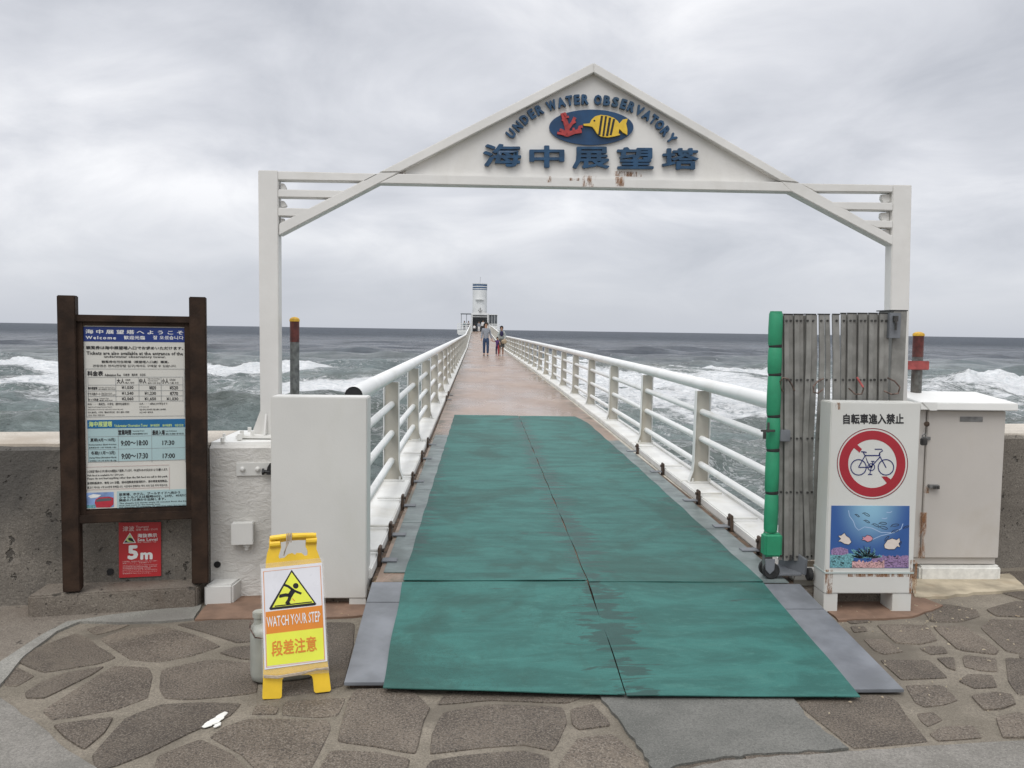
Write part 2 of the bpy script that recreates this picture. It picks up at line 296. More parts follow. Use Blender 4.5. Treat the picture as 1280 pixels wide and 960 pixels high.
# ------------------------------------------------------------------ object helpers
WORG = {}
def org(o):
    v = Vector((0, 0, 0))
    while o is not None: v = v + o.location; o = o.parent
    return v
def tag(o, label=None, cat=None, group=None, kind=None):
    if label: o['label'] = label
    if cat: o['category'] = cat
    if group: o['group'] = group
    if kind: o['kind'] = kind
    return o
def thing(name, label, cat, loc=(0, 0, 0), group=None):
    o = bpy.data.objects.new(name, None); COL.objects.link(o); o.location = loc; o.empty_display_size = .1
    return tag(o, label, cat, group)
class MB:
    def __init__(s): s.v = []; s.f = []
    def add(s, vs, fs):
        k = len(s.v); s.v += [Vector(v) for v in vs]; s.f += [tuple(i+k for i in f) for f in fs]; return s
    def box(s, x0, x1, y0, y1, z0, z1):
        return s.hexa([(x0, y0, z0), (x1, y0, z0), (x1, y1, z0), (x0, y1, z0)], [(x0, y0, z1), (x1, y0, z1), (x1, y1, z1), (x0, y1, z1)])
    def hexa(s, bot, top):
        return s.add(list(bot)+list(top), [(3, 2, 1, 0), (4, 5, 6, 7), (0, 1, 5, 4), (1, 2, 6, 5), (2, 3, 7, 6), (3, 0, 4, 7)])
    def obox(s, c, ax, ay, az):         # centre and three half-extent vectors
        c, ax, ay, az = map(Vector, (c, ax, ay, az))
        return s.hexa([c-ax-ay-az, c+ax-ay-az, c+ax+ay-az, c-ax+ay-az], [c-ax-ay+az, c+ax-ay+az, c+ax+ay+az, c-ax+ay+az])
    def bar(s, p0, p1, w, h, up=(0, 0, 1)):
        p0, p1 = Vector(p0), Vector(p1); d = (p1-p0); a = d.normalized(); sd_ = a.cross(Vector(up)).normalized(); u = sd_.cross(a)
        return s.obox((p0+p1)/2, sd_*w/2, d/2, u*h/2)
    def tube(s, pts, r, n=12, caps=True):
        pts = [Vector(p) for p in pts]; rs = r if isinstance(r, (list, tuple)) else [r]*len(pts); rings = []
        k = len(s.v); u = None
        for i, p in enumerate(pts):
            a = (pts[min(i+1, len(pts)-1)]-pts[max(i-1, 0)]).normalized()
            if u is None: u = a.orthogonal().normalized()
            else: u = (u-a*u.dot(a)).normalized()
            w = a.cross(u)
            for j in range(n): s.v.append(p+(u*cos(2*pi*j/n)+w*sin(2*pi*j/n))*rs[i])
        for i in range(len(pts)-1):
            for j in range(n): s.f.append((k+i*n+j, k+i*n+(j+1) % n, k+(i+1)*n+(j+1) % n, k+(i+1)*n+j))
        if caps: s.f.append(tuple(k+j for j in range(n-1, -1, -1))); s.f.append(tuple(k+(len(pts)-1)*n+j for j in range(n)))
        return s
    def lathe(s, c, prof, n=16, sx=1, sy=1):
        c = Vector(c); k = len(s.v)
        for r, z in prof:
            for j in range(n): s.v.append(c+Vector((r*sx*cos(2*pi*j/n), r*sy*sin(2*pi*j/n), z)))
        for i in range(len(prof)-1):
            for j in range(n): s.f.append((k+i*n+j, k+i*n+(j+1) % n, k+(i+1)*n+(j+1) % n, k+(i+1)*n+j))
        s.f.append(tuple(k+j for j in range(n-1, -1, -1))); s.f.append(tuple(k+(len(prof)-1)*n+j for j in range(n))); return s
    def prism(s, pts, d):               # polygon extruded along vector d
        n = len(pts); k = len(s.v); d = Vector(d); pts = [Vector(p) for p in pts]
        s.v += pts+[p+d for p in pts]
        s.f.append(tuple(k+i for i in range(n))); s.f.append(tuple(k+n+i for i in range(n-1, -1, -1)))
        for i in range(n): j = (i+1) % n; s.f.append((k+j, k+i, k+n+i, k+n+j))
        return s
    def build(s, name, mat, parent=None, bevel=0, seg=2, smooth=35, kind=None, label=None):
        o0 = org(parent); me = bpy.data.meshes.new(name)
        if kind == 'stuff' and len(s.v) > 3000:      # plain print, no bevels: quick path
            me.from_pydata([tuple(v-o0) for v in s.v], [], s.f); me.materials.append(M[mat])
            o = bpy.data.objects.new(name, me); COL.objects.link(o); o.parent = parent; o['kind'] = kind; return o
        bm = bmesh.new()
        vs = [bm.verts.new(v-o0) for v in s.v]
        for f in s.f:
            try: bm.faces.new([vs[i] for i in f])
            except ValueError: pass
        bmesh.ops.recalc_face_normals(bm, faces=bm.faces)
        if bevel: 
            ed = [e for e in bm.edges if len(e.link_faces) == 2 and e.calc_face_angle(0) > .6]
            bmesh.ops.bevel(bm, geom=ed, offset=bevel, segments=seg, affect='EDGES', clamp_overlap=True)
        for f in bm.faces: f.smooth = True
        bm.to_mesh(me); bm.free(); me.set_sharp_from_angle(angle=radians(smooth))
        me.materials.append(M[mat] if isinstance(mat, str) else mat)
        o = bpy.data.objects.new(name, me); COL.objects.link(o)
        if parent is not None: o.parent = parent
        if kind: o['kind'] = kind
        if label: o['label'] = label
        return o
def copy_tree(o, parent=None, loc=None):
    c = o.copy(); COL.objects.link(c); c.parent = parent
    if loc is not None: c.location = loc
    for ch in [x for x in ALLCH.get(o.name, [])]: copy_tree(ch, c)
    return c
ALLCH = {}
def remember(o):
    for x in list(COL.objects):
        if x.parent is not None: ALLCH.setdefault(x.parent.name, [])
    ALLCH[o.name] = [x for x in COL.objects if x.parent is o]
    for x in ALLCH[o.name]: remember(x)

class Plane:
    """a real sign or wall face: p0 a point on it, xd its horizontal direction, yd its up direction; n towards the viewer"""
    def __init__(s, p0, xd, yd=(0, 0, 1)):
        s.p = Vector(p0); s.x = Vector(xd).normalized(); y = Vector(yd); s.y = (y-s.x*y.dot(s.x)).normalized(); s.n = s.x.cross(s.y)
        if s.n.dot(EYE-s.p) < 0: s.n = -s.n
    def uv(s, px, py):
        q = on(px, py, s.p, s.n)-s.p; return (q.dot(s.x), q.dot(s.y))
    def at(s, u, v, h=0): return s.p+s.x*u+s.y*v+s.n*h
    def pt(s, px, py, h=0): return s.at(*s.uv(px, py), h)
    def rect(s, a, b, h=0, t=.0005, skew=None):    # pixel corners
        (u0, v1), (u1, v0) = s.uv(*a), s.uv(*b)
        return MB().prism([s.at(u0, v0, h-t), s.at(u1, v0, h-t), s.at(u1, v1, h-t), s.at(u0, v1, h-t)], s.n*t)
    def poly(s, pts, h=0, t=.0005, mb=None):
        return (mb or MB()).prism([s.pt(x, y, h-t) for x, y in pts], s.n*t)
    def stroke(s, pts, w, h=0, t=.0005, mb=None, closed=False):     # flat line of pixel width w
        mb = mb or MB(); P = [Vector(s.uv(*p)) for p in pts]
        k = abs(s.uv(pts[0][0]+1, pts[0][1])[0]-s.uv(*pts[0])[0]); w = w*k/2; n = len(P)
        R, Lf = [], []
        for i in range(n):
            a = P[(i-1) % n] if (closed or i) else P[i]; c = P[(i+1) % n] if (closed or i < n-1) else P[i]
            d = (c-a).normalized(); nn = Vector((-d.y, d.x)); R.append(P[i]-nn*w); Lf.append(P[i]+nn*w)
        for i in range(n if closed else n-1):
            j = (i+1) % n
            mb.prism([s.at(*R[i], h-t), s.at(*R[j], h-t), s.at(*Lf[j], h-t), s.at(*Lf[i], h-t)], s.n*t)
        return mb
_tc = {}
def glyphs(txt, bold=0.0, spacing=1.0):
    key = (txt, spacing)
    if key not in _tc:
        cu = bpy.data.curves.new('t', 'FONT'); cu.body = txt; cu.size = 1; cu.resolution_u = 1 if len(txt) > 12 else 2; cu.space_character = spacing
        ob = bpy.data.objects.new('t', cu)
        me = bpy.data.meshes.new_from_object(ob)
        v = [tuple(x.co[:2]) for x in me.vertices]; f = [tuple(p.vertices) for p in me.polygons]
        bpy.data.objects.remove(ob); bpy.data.curves.remove(cu); bpy.data.meshes.remove(me)
        _tc[key] = (v, f)
    return _tc[key]
def shifts(bold, n):        # a bolder letter: the same outline laid several times, each copy a hair higher
    return [(0, 0)] if not bold else [(bold*cos(2*pi*k/n+.4), bold*sin(2*pi*k/n+.4)) for k in range(n)]+[(0, 0)]
def text(pl, txt, a, b, h=.001, bold=0., ext=0., mb=None, spacing=1.0):
    return quadtext(pl, txt, a, (b[0], a[1]), b, (a[0], b[1]), h, bold, ext, mb, spacing)
def flat(name, mat, mb, parent, **k): return mb.build(name, mat, parent, **k)

# ------------------------------------------------------------------ numbers of the pier
def xr(Y): return float(np.interp(Y, [4, 11, 20, 30, 200], [1.77, 1.87, 1.95, 1.98, 1.98]))
XL = -.535
def dz_(Y): return float(np.interp(Y, [0, 62, 118, 200], [.13, .13, 1.2, 1.2]))
def wallY(x): return 4.365+.128*(x+2.395)
SEA = -3.6

# ================================================================== SETTING
# ---- sea: one polar sheet from the wall to beyond the horizon
def sea():
    H = EYE.z-SEA
    k = FPX*H
    px = np.concatenate([np.arange(.25, 150, .5), np.arange(150, 480, 1.4)])
    d = np.concatenate([[45000, 30000], (k/px)]); d = d[::-1]
    az = np.radians(np.arange(-50, 56.01, .125)); D, A = np.meshgrid(d, az, indexing='ij')
    X, Y = D*np.sin(A), D*np.cos(A); sp = np.gradient(d)[:, None]*np.ones_like(A)
    rng = np.random.RandomState(4); Z = np.zeros_like(X); DX = np.zeros_like(X); DY = np.zeros_like(X)
    for i in range(104):
        lam = 1.6*(36/1.6)**rng.rand() if i < 64 else .6*(4/.6)**rng.rand(); th = rng.normal(0, .50 if i < 64 else .8)+(0.15); kk = 2*pi/lam
        amp = .0085*lam**.92*(1.0 if lam < 18 else .75)
        dx, dy = sin(th), -cos(th); ph = rng.rand()*6.28
        fade = np.clip(lam/(2.2*sp)-.6, 0, 1)*np.clip(.75+D/160, 0, 1)
        a = kk*(dx*X+dy*Y)+ph+.6*np.sin(X*.021+i)+.5*np.sin(Y*.033+i*2)
        Z += amp*fade*np.sin(a); DX += amp*fade*.7*dx*np.cos(a); DY += amp*fade*.7*dy*np.cos(a)
    def vn(x, y, s):
        return sum(np.sin(x/s*f1+y/s*f2+p) for f1, f2, p in ((1, .3, 0), (-.7, 1.1, 2), (1.9, -.8, 4), (.4, 2.3, 1), (-2.2, -1.4, 5)))/5
    foam = np.full_like(X, .22)-.06*np.clip((D-250)/800, 0, 1)
    # surf zone
    surf = np.exp(-((Y-72)/52)**2)
    foam += surf*(.25+.12*vn(X, Y*1.6, 7)+.07*vn(X+9, Y*2, 2.6))
    foam += .12*np.exp(-((Y-72)/34)**2)*(X > 3)
    # breakers: crest points in the photo (px), height, foam length towards the shore, strength, x fade
    BR = [([(-60, 455), (20, 453), (75, 455), (150, 460), (262, 462), (360, 461), (445, 463)], .5, 5, .46, (-80, 440)),
          ([(-60, 474), (30, 472), (80, 473), (150, 484)], .35, 7, .26, (-80, 110)),
          ([(255, 518), (330, 522), (430, 528), (520, 540)], .5, 3, .05, (200, 480)),
          ([(250, 480), (350, 484), (440, 482), (520, 480)], .35, 7, .26, (330, 520)),
          ([(-60, 492), (80, 494), (200, 497), (330, 500)], .15, 5, .20, (-80, 330)),
          ([(640, 452), (700, 450), (800, 453), (900, 456), (1000, 458)], 1.1, 16, .56, (655, 1010)),
          ([(660, 466), (760, 470), (850, 475), (1000, 480)], .35, 15, .26, (640, 1010)),
          ([(700, 489), (800, 492), (960, 497)], .35, 11, .16, (680, 1000)),
          ([(1100, 459), (1150, 461), (1180, 461)], .85, 2, .0, (1120, 1215)),
          ([(1195, 466), (1215, 461), (1290, 462), (1400, 464)], 1.25, 22, .70, (1188, 1500)),
          ([(1130, 472), (1200, 476), (1300, 480), (1400, 482)], .3, 18, .38, (1140, 1500))]
    sl_ = np.zeros_like(X)
    for pts, hgt, fl, st, (xa, xb) in BR:
        W_ = [onz(x, y, SEA+hgt) for x, y in pts]; cx = np.array([w.x for w in W_]); cy = np.array([w.y for w in W_])
        wa, wb = onz(xa, pts[0][1], SEA+hgt).x, onz(xb, pts[-1][1], SEA+hgt).x
        yc = np.interp(X, cx, cy)+.9*np.sin(X*.31)+.5*np.sin(X*.83+1)
        s = Y-yc; win = np.clip((X-wa)/5, 0, 1)*np.clip((wb-X)/5, 0, 1); win = win*win*(3-2*win)
        hh = hgt*(1+.16*np.sin(X*.47+yc)+.10*np.sin(X*1.3)+.22*vn(X, yc, .9)+.16*vn(X, yc+5, .33))
        prof = np.where(s < 0, np.exp(-(s/1.5)**2), np.exp(-(s/5.0)**2))
        Z += hh*prof*win
        Z += win*st*.5*np.clip(1+s/fl, 0, 1)*(s < 1)*(.30*vn(X, Y, .55)+.22*vn(X, Y, .25))
        fm = np.clip(1+s/fl, 0, 1)**.8*np.clip((1.4-s)/1.2, 0, 1)
        foam += win*fm*st
        if st < .1: foam -= win*np.exp(-((s+1.5)/3)**2)*.22
    # near: quiet lacy patches
    foam += .05*np.clip((60-D)/40, 0, 1)
    shallow = np.clip((190-Y-14*vn(X, Y, 30))/110, 0, 1)
    V = np.stack([X+DX, Y+DY, SEA+Z], -1).reshape(-1, 3)
    nr, nc = X.shape; idx = np.arange(nr*nc).reshape(nr, nc)
    F = np.stack([idx[:-1, :-1], idx[:-1, 1:], idx[1:, 1:], idx[1:, :-1]], -1).reshape(-1, 4)
    me = bpy.data.meshes.new('sea'); me.vertices.add(len(V)); me.vertices.foreach_set('co', V.ravel().astype(np.float32))
    me.loops.add(F.size); me.loops.foreach_set('vertex_index', F.ravel().astype(np.int32))
    me.polygons.add(len(F)); me.polygons.foreach_set('loop_start', np.arange(0, F.size, 4, dtype=np.int32))
    me.polygons.foreach_set('use_smooth', np.ones(len(F), dtype=bool)); me.update(calc_edges=True)
    for nm, ar in (('foam', foam), ('shallow', shallow)):
        a = me.attributes.new(nm, 'FLOAT', 'POINT'); a.data.foreach_set('value', ar.ravel().astype(np.float32))
    me.materials.append(M['sea_water']); o = bpy.data.objects.new('sea', me); COL.objects.link(o); o['kind'] = 'structure'
    if (me.polygons[0].normal.z) < 0: me.flip_normals()
sea()

# ---- ground
g = MB(); g.add([(-150, -150, -.006), (150, -150, -.006), (150, wallY(150)+.2, -.006), (-150, wallY(-150)+.2, -.006)], [(0, 1, 2, 3)])
GROUND = g.build('ground', 'mortar', kind='structure')
def gp(x, y): v = onz(x, y); return (v.x, v.y)
def sheet(name, pix, mat, z, kind='structure', t=.03, bevel=0):
    return MB().prism([(*p, z-t) for p in pix], (0, 0, t)).build(name, mat, kind=kind, bevel=bevel)
def rag(pts, amp=.008, n=7):      # uneven edge
    out = []
    for i, a in enumerate(pts):
        c = pts[(i+1) % len(pts)]
        for k in range(n):
            s = k/n; x = a[0]*(1-s)+c[0]*s; y = a[1]*(1-s)+c[1]*s
            out.append((x+random.uniform(-amp, amp), y+random.uniform(-amp, amp)))
    return out
chan = [gp(*p) for p in [(-60, 868), (-10, 838), (0, 828), (60, 790), (85, 778), (150, 768), (246, 758), (252, 757), (243, 774), (200, 778), (150, 779), (100, 778), (72, 790), (30, 822), (0, 858), (-60, 905)]]
sheet('dirty_cement', rag([gp(*p) for p in [(-80, 850), (-10, 836), (60, 789), (85, 777), (150, 767), (246, 757), (246, 745), (30, 745), (-200, 760)]], .004, 3), 'plinth_concrete', .0015)
sheet('cement_channel', rag(chan, .004, 3), 'channel_cement', .006)
sheet('road_edge_cement', rag([gp(*p) for p in [(-30, 855), (0, 872), (60, 918), (118, 962), (150, 1000), (-200, 1000), (-200, 870)]], .006, 6), 'road_cement', .004)
sheet('tar_patch', rag([gp(*p) for p in [(748, 868), (990, 872), (1012, 900), (1040, 922), (1062, 938), (960, 943), (905, 949), (840, 958), (820, 985), (812, 953), (785, 915)]], .008, 6), 'tar_patch', .007)
sheet('road', rag([gp(*p) for p in [(800, 1010), (825, 968), (905, 953), (960, 947), (1062, 941), (1150, 934), (1400, 918), (2200, 860), (2200, 1010), (780, 1010)]], .006, 6), 'road_cement', .004)
sheet('brown_apron', rag([gp(*p) for p in [(243, 775), (262, 752), (330, 738), (470, 738), (462, 768), (440, 772)]], .006, 5), 'pad_brown', .005)
sheet('brown_pad', rag([gp(*p) for p in [(1015, 745), (1140, 742), (1180, 758), (1140, 772), (1048, 776), (1020, 752)]], .006, 5), 'pad_brown', .005)
sheet('stained_cement', rag([gp(*p) for p in [(1140, 726), (1262, 719), (1286, 738), (1215, 743), (1170, 748), (1142, 748)]], .01, 5), 'stain_concrete', .010)
# crazy paving: each stone a piece of the ground; outlines measured on the ground plane
def TL(*p): return [(x/2, 480+y/2) for x, y in p]
def TM(*p): return [(400+x/2.909, 840+y/2.909) for x, y in p]
def TR(*p): return [(840+x/2.909, 720+y/2.909) for x, y in p]
STONES = [TL((38, 690), (75, 665), (190, 622), (216, 632), (292, 682), (250, 697), (110, 720), (66, 704)), TL((6, 712), (34, 702), (88, 728), (42, 754), (12, 752)), TL((62, 770), (100, 745), (160, 722), (262, 704), (232, 724), (160, 760), (110, 784), (66, 784)),
    TL((104, 815), (180, 767), (285, 702), (374, 707), (382, 730), (370, 783), (290, 812), (200, 828), (130, 838)), TL((216, 612), (250, 603), (326, 600), (296, 612), (240, 626)), TL((246, 634), (320, 608), (405, 602), (500, 628), (554, 654), (480, 678), (400, 693), (326, 688), (284, 660)),
    TL((440, 600), (520, 590), (644, 588), (644, 640), (594, 646), (520, 622)), TL((548, 671), (584, 657), (644, 652), (646, 688), (604, 686)), TL((402, 712), (520, 687), (560, 688), (646, 698), (644, 770), (560, 780), (480, 787), (412, 784), (398, 760)),
    TL((132, 852), (200, 842), (284, 832), (262, 870), (210, 913), (162, 882)), TL((228, 926), (312, 832), (400, 798), (500, 793), (606, 796), (576, 828), (480, 868), (370, 922), (290, 953), (242, 965)), TL((522, 880), (560, 853), (620, 834), (680, 834), (822, 838), (828, 860), (794, 930), (764, 985), (660, 985), (604, 925)),
    TL((642, 800), (698, 806), (690, 824), (628, 824)), TL((708, 792), (866, 782), (846, 826), (800, 832), (704, 826)), TL((392, 930), (500, 886), (584, 925), (640, 990), (380, 990)), TL((655, 598), (892, 592), (862, 755), (720, 778), (655, 768)), TL((90, 790), (120, 792), (100, 810), (66, 800)), TL((172, 895), (206, 922), (190, 935)), TL((6, 765), (50, 790), (30, 800)),
    TM((60, 250), (100, 105), (130, 60), (330, 60), (402, 128), (376, 180), (350, 296), (200, 268)), TM((398, 296), (406, 220), (444, 142), (620, 112), (886, 122), (900, 180), (866, 256), (846, 284), (740, 262), (600, 272), (480, 286)),
    TM((916, 187), (910, 134), (990, 114), (1046, 170), (1058, 192), (940, 208)), TM((868, 330), (934, 236), (1066, 220), (1182, 320), (1200, 380), (860, 380)), TM((0, 345), (34, 290), (60, 286), (200, 290), (330, 314), (300, 390), (0, 390)), TM((370, 360), (404, 318), (560, 296), (740, 282), (834, 306), (834, 380), (370, 380)),
    TM((420, 118), (470, 60), (1000, 70), (900, 112), (620, 100)),
    TR((740, 175), (930, 178), (966, 233), (900, 247), (812, 242)), TR((948, 182), (1060, 180), (1110, 212), (1190, 268), (1178, 284), (1060, 270), (1034, 262), (974, 210)), TR((648, 182), (698, 182), (712, 198), (662, 204)), TR((694, 227), (770, 227), (844, 273), (770, 283), (734, 268)),
    TR((900, 262), (936, 252), (986, 254), (1004, 278), (942, 284)), TR((962, 297), (1026, 294), (1032, 342), (1002, 332)), TR((754, 303), (936, 303), (1006, 368), (900, 372), (834, 376), (794, 340)), TR((846, 393), (984, 393), (1042, 448), (990, 466), (920, 474), (884, 458)),
    TR((1042, 380), (1074, 354), (1166, 358), (1184, 402), (1100, 407)), TR((1056, 296), (1064, 286), (1180, 298), (1184, 346), (1120, 342), (1064, 328)), TR((1086, 434), (1180, 420), (1236, 428), (1252, 463), (1200, 481), (1134, 486)), TR((1176, 512), (1258, 494), (1290, 504), (1360, 560), (1280, 586), (1202, 586)),
    TR((936, 572), (982, 546), (1096, 540), (1132, 586), (966, 598)), TR((1010, 492), (1084, 500), (1078, 518), (1036, 514)), TR((1212, 294), (1280, 298), (1350, 330), (1350, 436), (1256, 428), (1222, 380)), TR((1120, 186), (1160, 152), (1350, 160), (1350, 296), (1214, 272)),
    TR((455, 462), (560, 430), (780, 430), (822, 455), (852, 502), (936, 600), (790, 613), (660, 625), (570, 555), (506, 504)), TR((900, 104), (1000, 100), (1110, 120), (1120, 145), (1050, 165), (940, 165)), TR((1140, 120), (1250, 90), (1400, 100), (1400, 150), (1180, 145)), TR((620, 150), (700, 152), (730, 165), (650, 172)),
    TR((1290, 470), (1380, 470), (1400, 540), (1330, 520)), TR((890, 498), (950, 490), (985, 520), (930, 545), (905, 525))]
def cen(P_): return (sum(p[0] for p in P_)/len(P_), sum(p[1] for p in P_)/len(P_))
STONES = [[gp(*p) for p in P_] for P_ in STONES]
seeds_px = []
random.seed(11)
sd_ = [cen(P_) for P_ in STONES]
for _ in range(900):
    c = (random.uniform(-4, 5.5), random.uniform(.8, 5.2))
    if all((c[0]-q[0])**2+(c[1]-q[1])**2 > .26**2 for q in sd_):
        P_ = Vector((c[0], c[1], 0))-EYE; k = P_.dot(FWD); ix = 640+FPX*P_.dot(RGT)/max(k, .1); iy = 480-FPX*P_.dot(UPV)/max(k, .1)
        if not (-15 < ix < 1300 and 720 < iy < 985): sd_.append(c)
def inpoly(p, poly):
    r_ = False; n = len(poly)
    for i in range(n):
        a, c = poly[i], poly[(i+1) % n]
        if (a[1] > p[1]) != (c[1] > p[1]) and p[0] < (c[0]-a[0])*(p[1]-a[1])/(c[1]-a[1])+a[0]: r_ = not r_
    return r_
def clip(poly, nx, ny, c):      # keep nx*x+ny*y <= c
    out = []
    for i in range(len(poly)):
        a, b_ = poly[i], poly[(i+1) % len(poly)]; da, db = nx*a[0]+ny*a[1]-c, nx*b_[0]+ny*b_[1]-c
        if da <= 0: out.append(a)
        if da*db < 0: t = da/(da-db); out.append((a[0]+(b_[0]-a[0])*t, a[1]+(b_[1]-a[1])*t))
    return out
def side_clip(poly, a, c, ref):      # keep the side of line a-c on which ref lies
    dx, dy = c[0]-a[0], c[1]-a[1]; l = sqrt(dx*dx+dy*dy); nx, ny = dy/l, -dx/l
    if nx*(ref[0]-a[0])+ny*(ref[1]-a[1]) > 0: nx, ny = -nx, -ny
    return clip(poly, nx, ny, nx*a[0]+ny*a[1])
for i, s in enumerate(sd_):
    if not (-3.9 < s[0] < 5.4 and .9 < s[1] < 5.1): continue
    traced = i < len(STONES)
    poly = [(s[0]-1, s[1]-1), (s[0]+1, s[1]-1), (s[0]+1, s[1]+1), (s[0]-1, s[1]+1)]
    for j, q in enumerate(sd_):
        if j == i or traced: continue
        dx, dy = q[0]-s[0], q[1]-s[1]; l = sqrt(dx*dx+dy*dy)
        if l > 2.2: continue
        gap = .009+.009*((i*7+j*7) % 5)/4
        poly = clip(poly, dx/l, dy/l, (dx*(q[0]+s[0])+dy*(q[1]+s[1]))/2/l-gap)
        if len(poly) < 3: break
    if traced: poly = STONES[i]
    if len(poly) < 3: continue
    poly = clip(poly, -.128, 1, 4.31+.128*2.395-.02)
    # stones stop at the cement channel (left) and at the brown apron
    if traced: pass
    elif s[0] < gp(250, 776)[0]+.05:
        for A_, B_ in (((-60, 905), (72, 790)), ((72, 790), (112, 780)), ((112, 780), (250, 776))):
            if len(poly) > 2: poly = side_clip(poly, gp(*A_), gp(*B_), gp(150, 850))
    elif s[0] < -.3 and len(poly) > 2: poly = side_clip(poly, gp(240, 776), gp(460, 772), gp(300, 850))
    if len(poly) < 3: continue
    # round and roughen the outline
    for _k in range(2):
        nw = []
        for k_ in range(len(poly)):
            a, c = poly[k_], poly[(k_+1) % len(poly)]; t = .07 if _k == 0 else .25
            nw += [(a[0]*(1-t)+c[0]*t, a[1]*(1-t)+c[1]*t), (a[0]*t+c[0]*(1-t), a[1]*t+c[1]*(1-t))]
        poly = nw
    out = []
    for k_ in range(len(poly)):
        a, c = poly[k_], poly[(k_+1) % len(poly)]; l = sqrt((a[0]-c[0])**2+(a[1]-c[1])**2); n = max(1, int(l/.07))
        for m_ in range(n):
            t = m_/n; w = random.uniform(-.007, .007) if m_ else 0
            nx, ny = (c[1]-a[1])/l if l else 0, -(c[0]-a[0])/l if l else 0
            out.append((a[0]*(1-t)+c[0]*t+nx*w, a[1]*(1-t)+c[1]*t+ny*w))
    ar = abs(sum(out[k_][0]*out[(k_+1) % len(out)][1]-out[(k_+1) % len(out)][0]*out[k_][1] for k_ in range(len(out))))/2
    if ar < .004: continue
    hx = random.uniform(-.004, .004); hy = random.uniform(-.004, .004); h0 = random.uniform(-.003, .0015); cx, cy = s
    top = [(x*.985+cx*.015, y*.985+cy*.015, h0+(x-cx)*hx+(y-cy)*hy) for x, y in out]; bot = [(x, y, -.03) for x, y in out]; n = len(out)
    edge_ = [(x, y, h0-.0035+(x-cx)*hx+(y-cy)*hy) for x, y in out]
    mb = MB(); mb.v = [Vector(p) for p in top+edge_+bot]
    mb.f = [tuple(range(n))]+[(k_, (k_+1) % n, n+(k_+1) % n, n+k_) for k_ in range(n)]+[(n+k_, n+(k_+1) % n, 2*n+(k_+1) % n, 2*n+k_) for k_ in range(n)]
    mb.build('flagstone', 'flagstone', GROUND)

# ---- sea wall
def walls():
    def seg(x0, x1, h, mat, nm, par, z0=-5, th=.55, rough_=True):
        n = max(2, int(abs(x1-x0)/.12)); pf = []
        mb = MB(); rows = []
        for i in range(n+1):
            x = x0+(x1-x0)*i/n; y = wallY(x)
            j = random.uniform(-.006, .006); k = random.uniform(-.006, .004)
            rows.append([(x, y+.006, z0), (x, y, 0), (x, y+.004+j*.4, h*.5), (x, y+j*.5, h-.02), (x, y+.018+j, h+k), (x, y+th, h+k*.5), (x, y+th, z0)])
        for r_ in rows: mb.v += [Vector(p) for p in r_]
        m_ = len(rows[0])
        for i in range(n):
            for j in range(m_): mb.f.append((i*m_+j, i*m_+(j+1) % m_, (i+1)*m_+(j+1) % m_, (i+1)*m_+j))
        mb.f.append(tuple(range(m_))); mb.f.append(tuple(n*m_+j for j in range(m_-1, -1, -1)))
        return mb.build(nm, mat, par, smooth=25)
    w = thing('sea_wall', 'pitted brown concrete sea wall behind the price board, its right end painted white', 'wall', (-2.5, wallY(-2.5), 0))
    seg(-150, -1.425, .839, 'wall_concrete', 'concrete_section', w); seg(-1.42, -.80, .841, 'painted_wall', 'painted_section', w)
    cp = MB()
    def cap(x0, x1, z, mat, par, nm):
        n = max(2, int((x1-x0)/.15)); mb = MB(); rows = []
        for i in range(n+1):
            x = x0+(x1-x0)*i/n; y = wallY(x); j = random.uniform(-.008, .008)
            rows.append([(x, y+.02+j, z-.02), (x, y+.026+j, z+.004), (x, y+.556, z+.004), (x, y+.556, z-.02)])
        for r_ in rows: mb.v += [Vector(p) for p in r_]
        for i in range(n):
            for j in range(4): mb.f.append((i*4+j, i*4+(j+1) % 4, (i+1)*4+(j+1) % 4, (i+1)*4+j))
        mb.f += [(0, 1, 2, 3), (n*4+3, n*4+2, n*4+1, n*4)]
        return mb.build(nm, mat, par)
    cap(-6, -1.425, .846, 'wall_cap', w, 'coping'); cap(-1.42, -.80, .847, 'kerb_white', w, 'painted_coping')
    for x, z, m_ in ((-1.925, .165, 'black'), (-1.385, .185, 'black')):
        MB().tube([(x, wallY(x)-.004, z), (x, wallY(x)+.05, z+.0)], .018, 14).build('drain_hole', m_, w)
    w2 = thing('sea_wall', 'weathered grey concrete sea wall behind the beige utility cabinet', 'wall', (3.4, wallY(3.4), 0))
    seg(2.42, 150, .855, 'wall_concrete', 'concrete_section', w2); cap(2.42, 9, .862, 'wall_cap', w2, 'coping')
walls()
# masonry under the start of the pier
MB().box(-.80, 2.42, 4.42, 4.92, -5, .07).build('pier_abutment', 'plinth_concrete', kind='structure')

# ================================================================== PIER
pier = thing('pier', 'long straight pier with damp brown deck and white kerbs running out to sea', 'pier', (.7, 4.4, .1))
ys = [4.36, 12.68, 21.03]+[21.03+8.35*i for i in range(1, 12)]
ys = [y for y in ys if y < 117]+[118.6]
for a, c in zip(ys[:-1], ys[1:]):
    mb = MB(); st = np.unique(np.concatenate([[a+.006], np.arange(a+1, c-.6, 1.4), [62] if a < 62 < c else [], [c-.006]])); rows = []
    for y in st: rows.append([(XL+.02, y, dz_(y)), (xr(y)-.05, y, dz_(y)), (xr(y)-.05, y, dz_(y)-.09), (XL+.02, y, dz_(y)-.09)])
    for r_ in rows: mb.v += [Vector(p) for p in r_]
    for i in range(len(rows)-1):
        for j in range(4): mb.f.append((i*4+j, i*4+(j+1) % 4, (i+1)*4+(j+1) % 4, (i+1)*4+j))
    mb.f += [(0, 1, 2, 3), tuple((len(rows)-1)*4+j for j in (3, 2, 1, 0))]
    mb.build('deck_slab', 'deck_paint', pier)


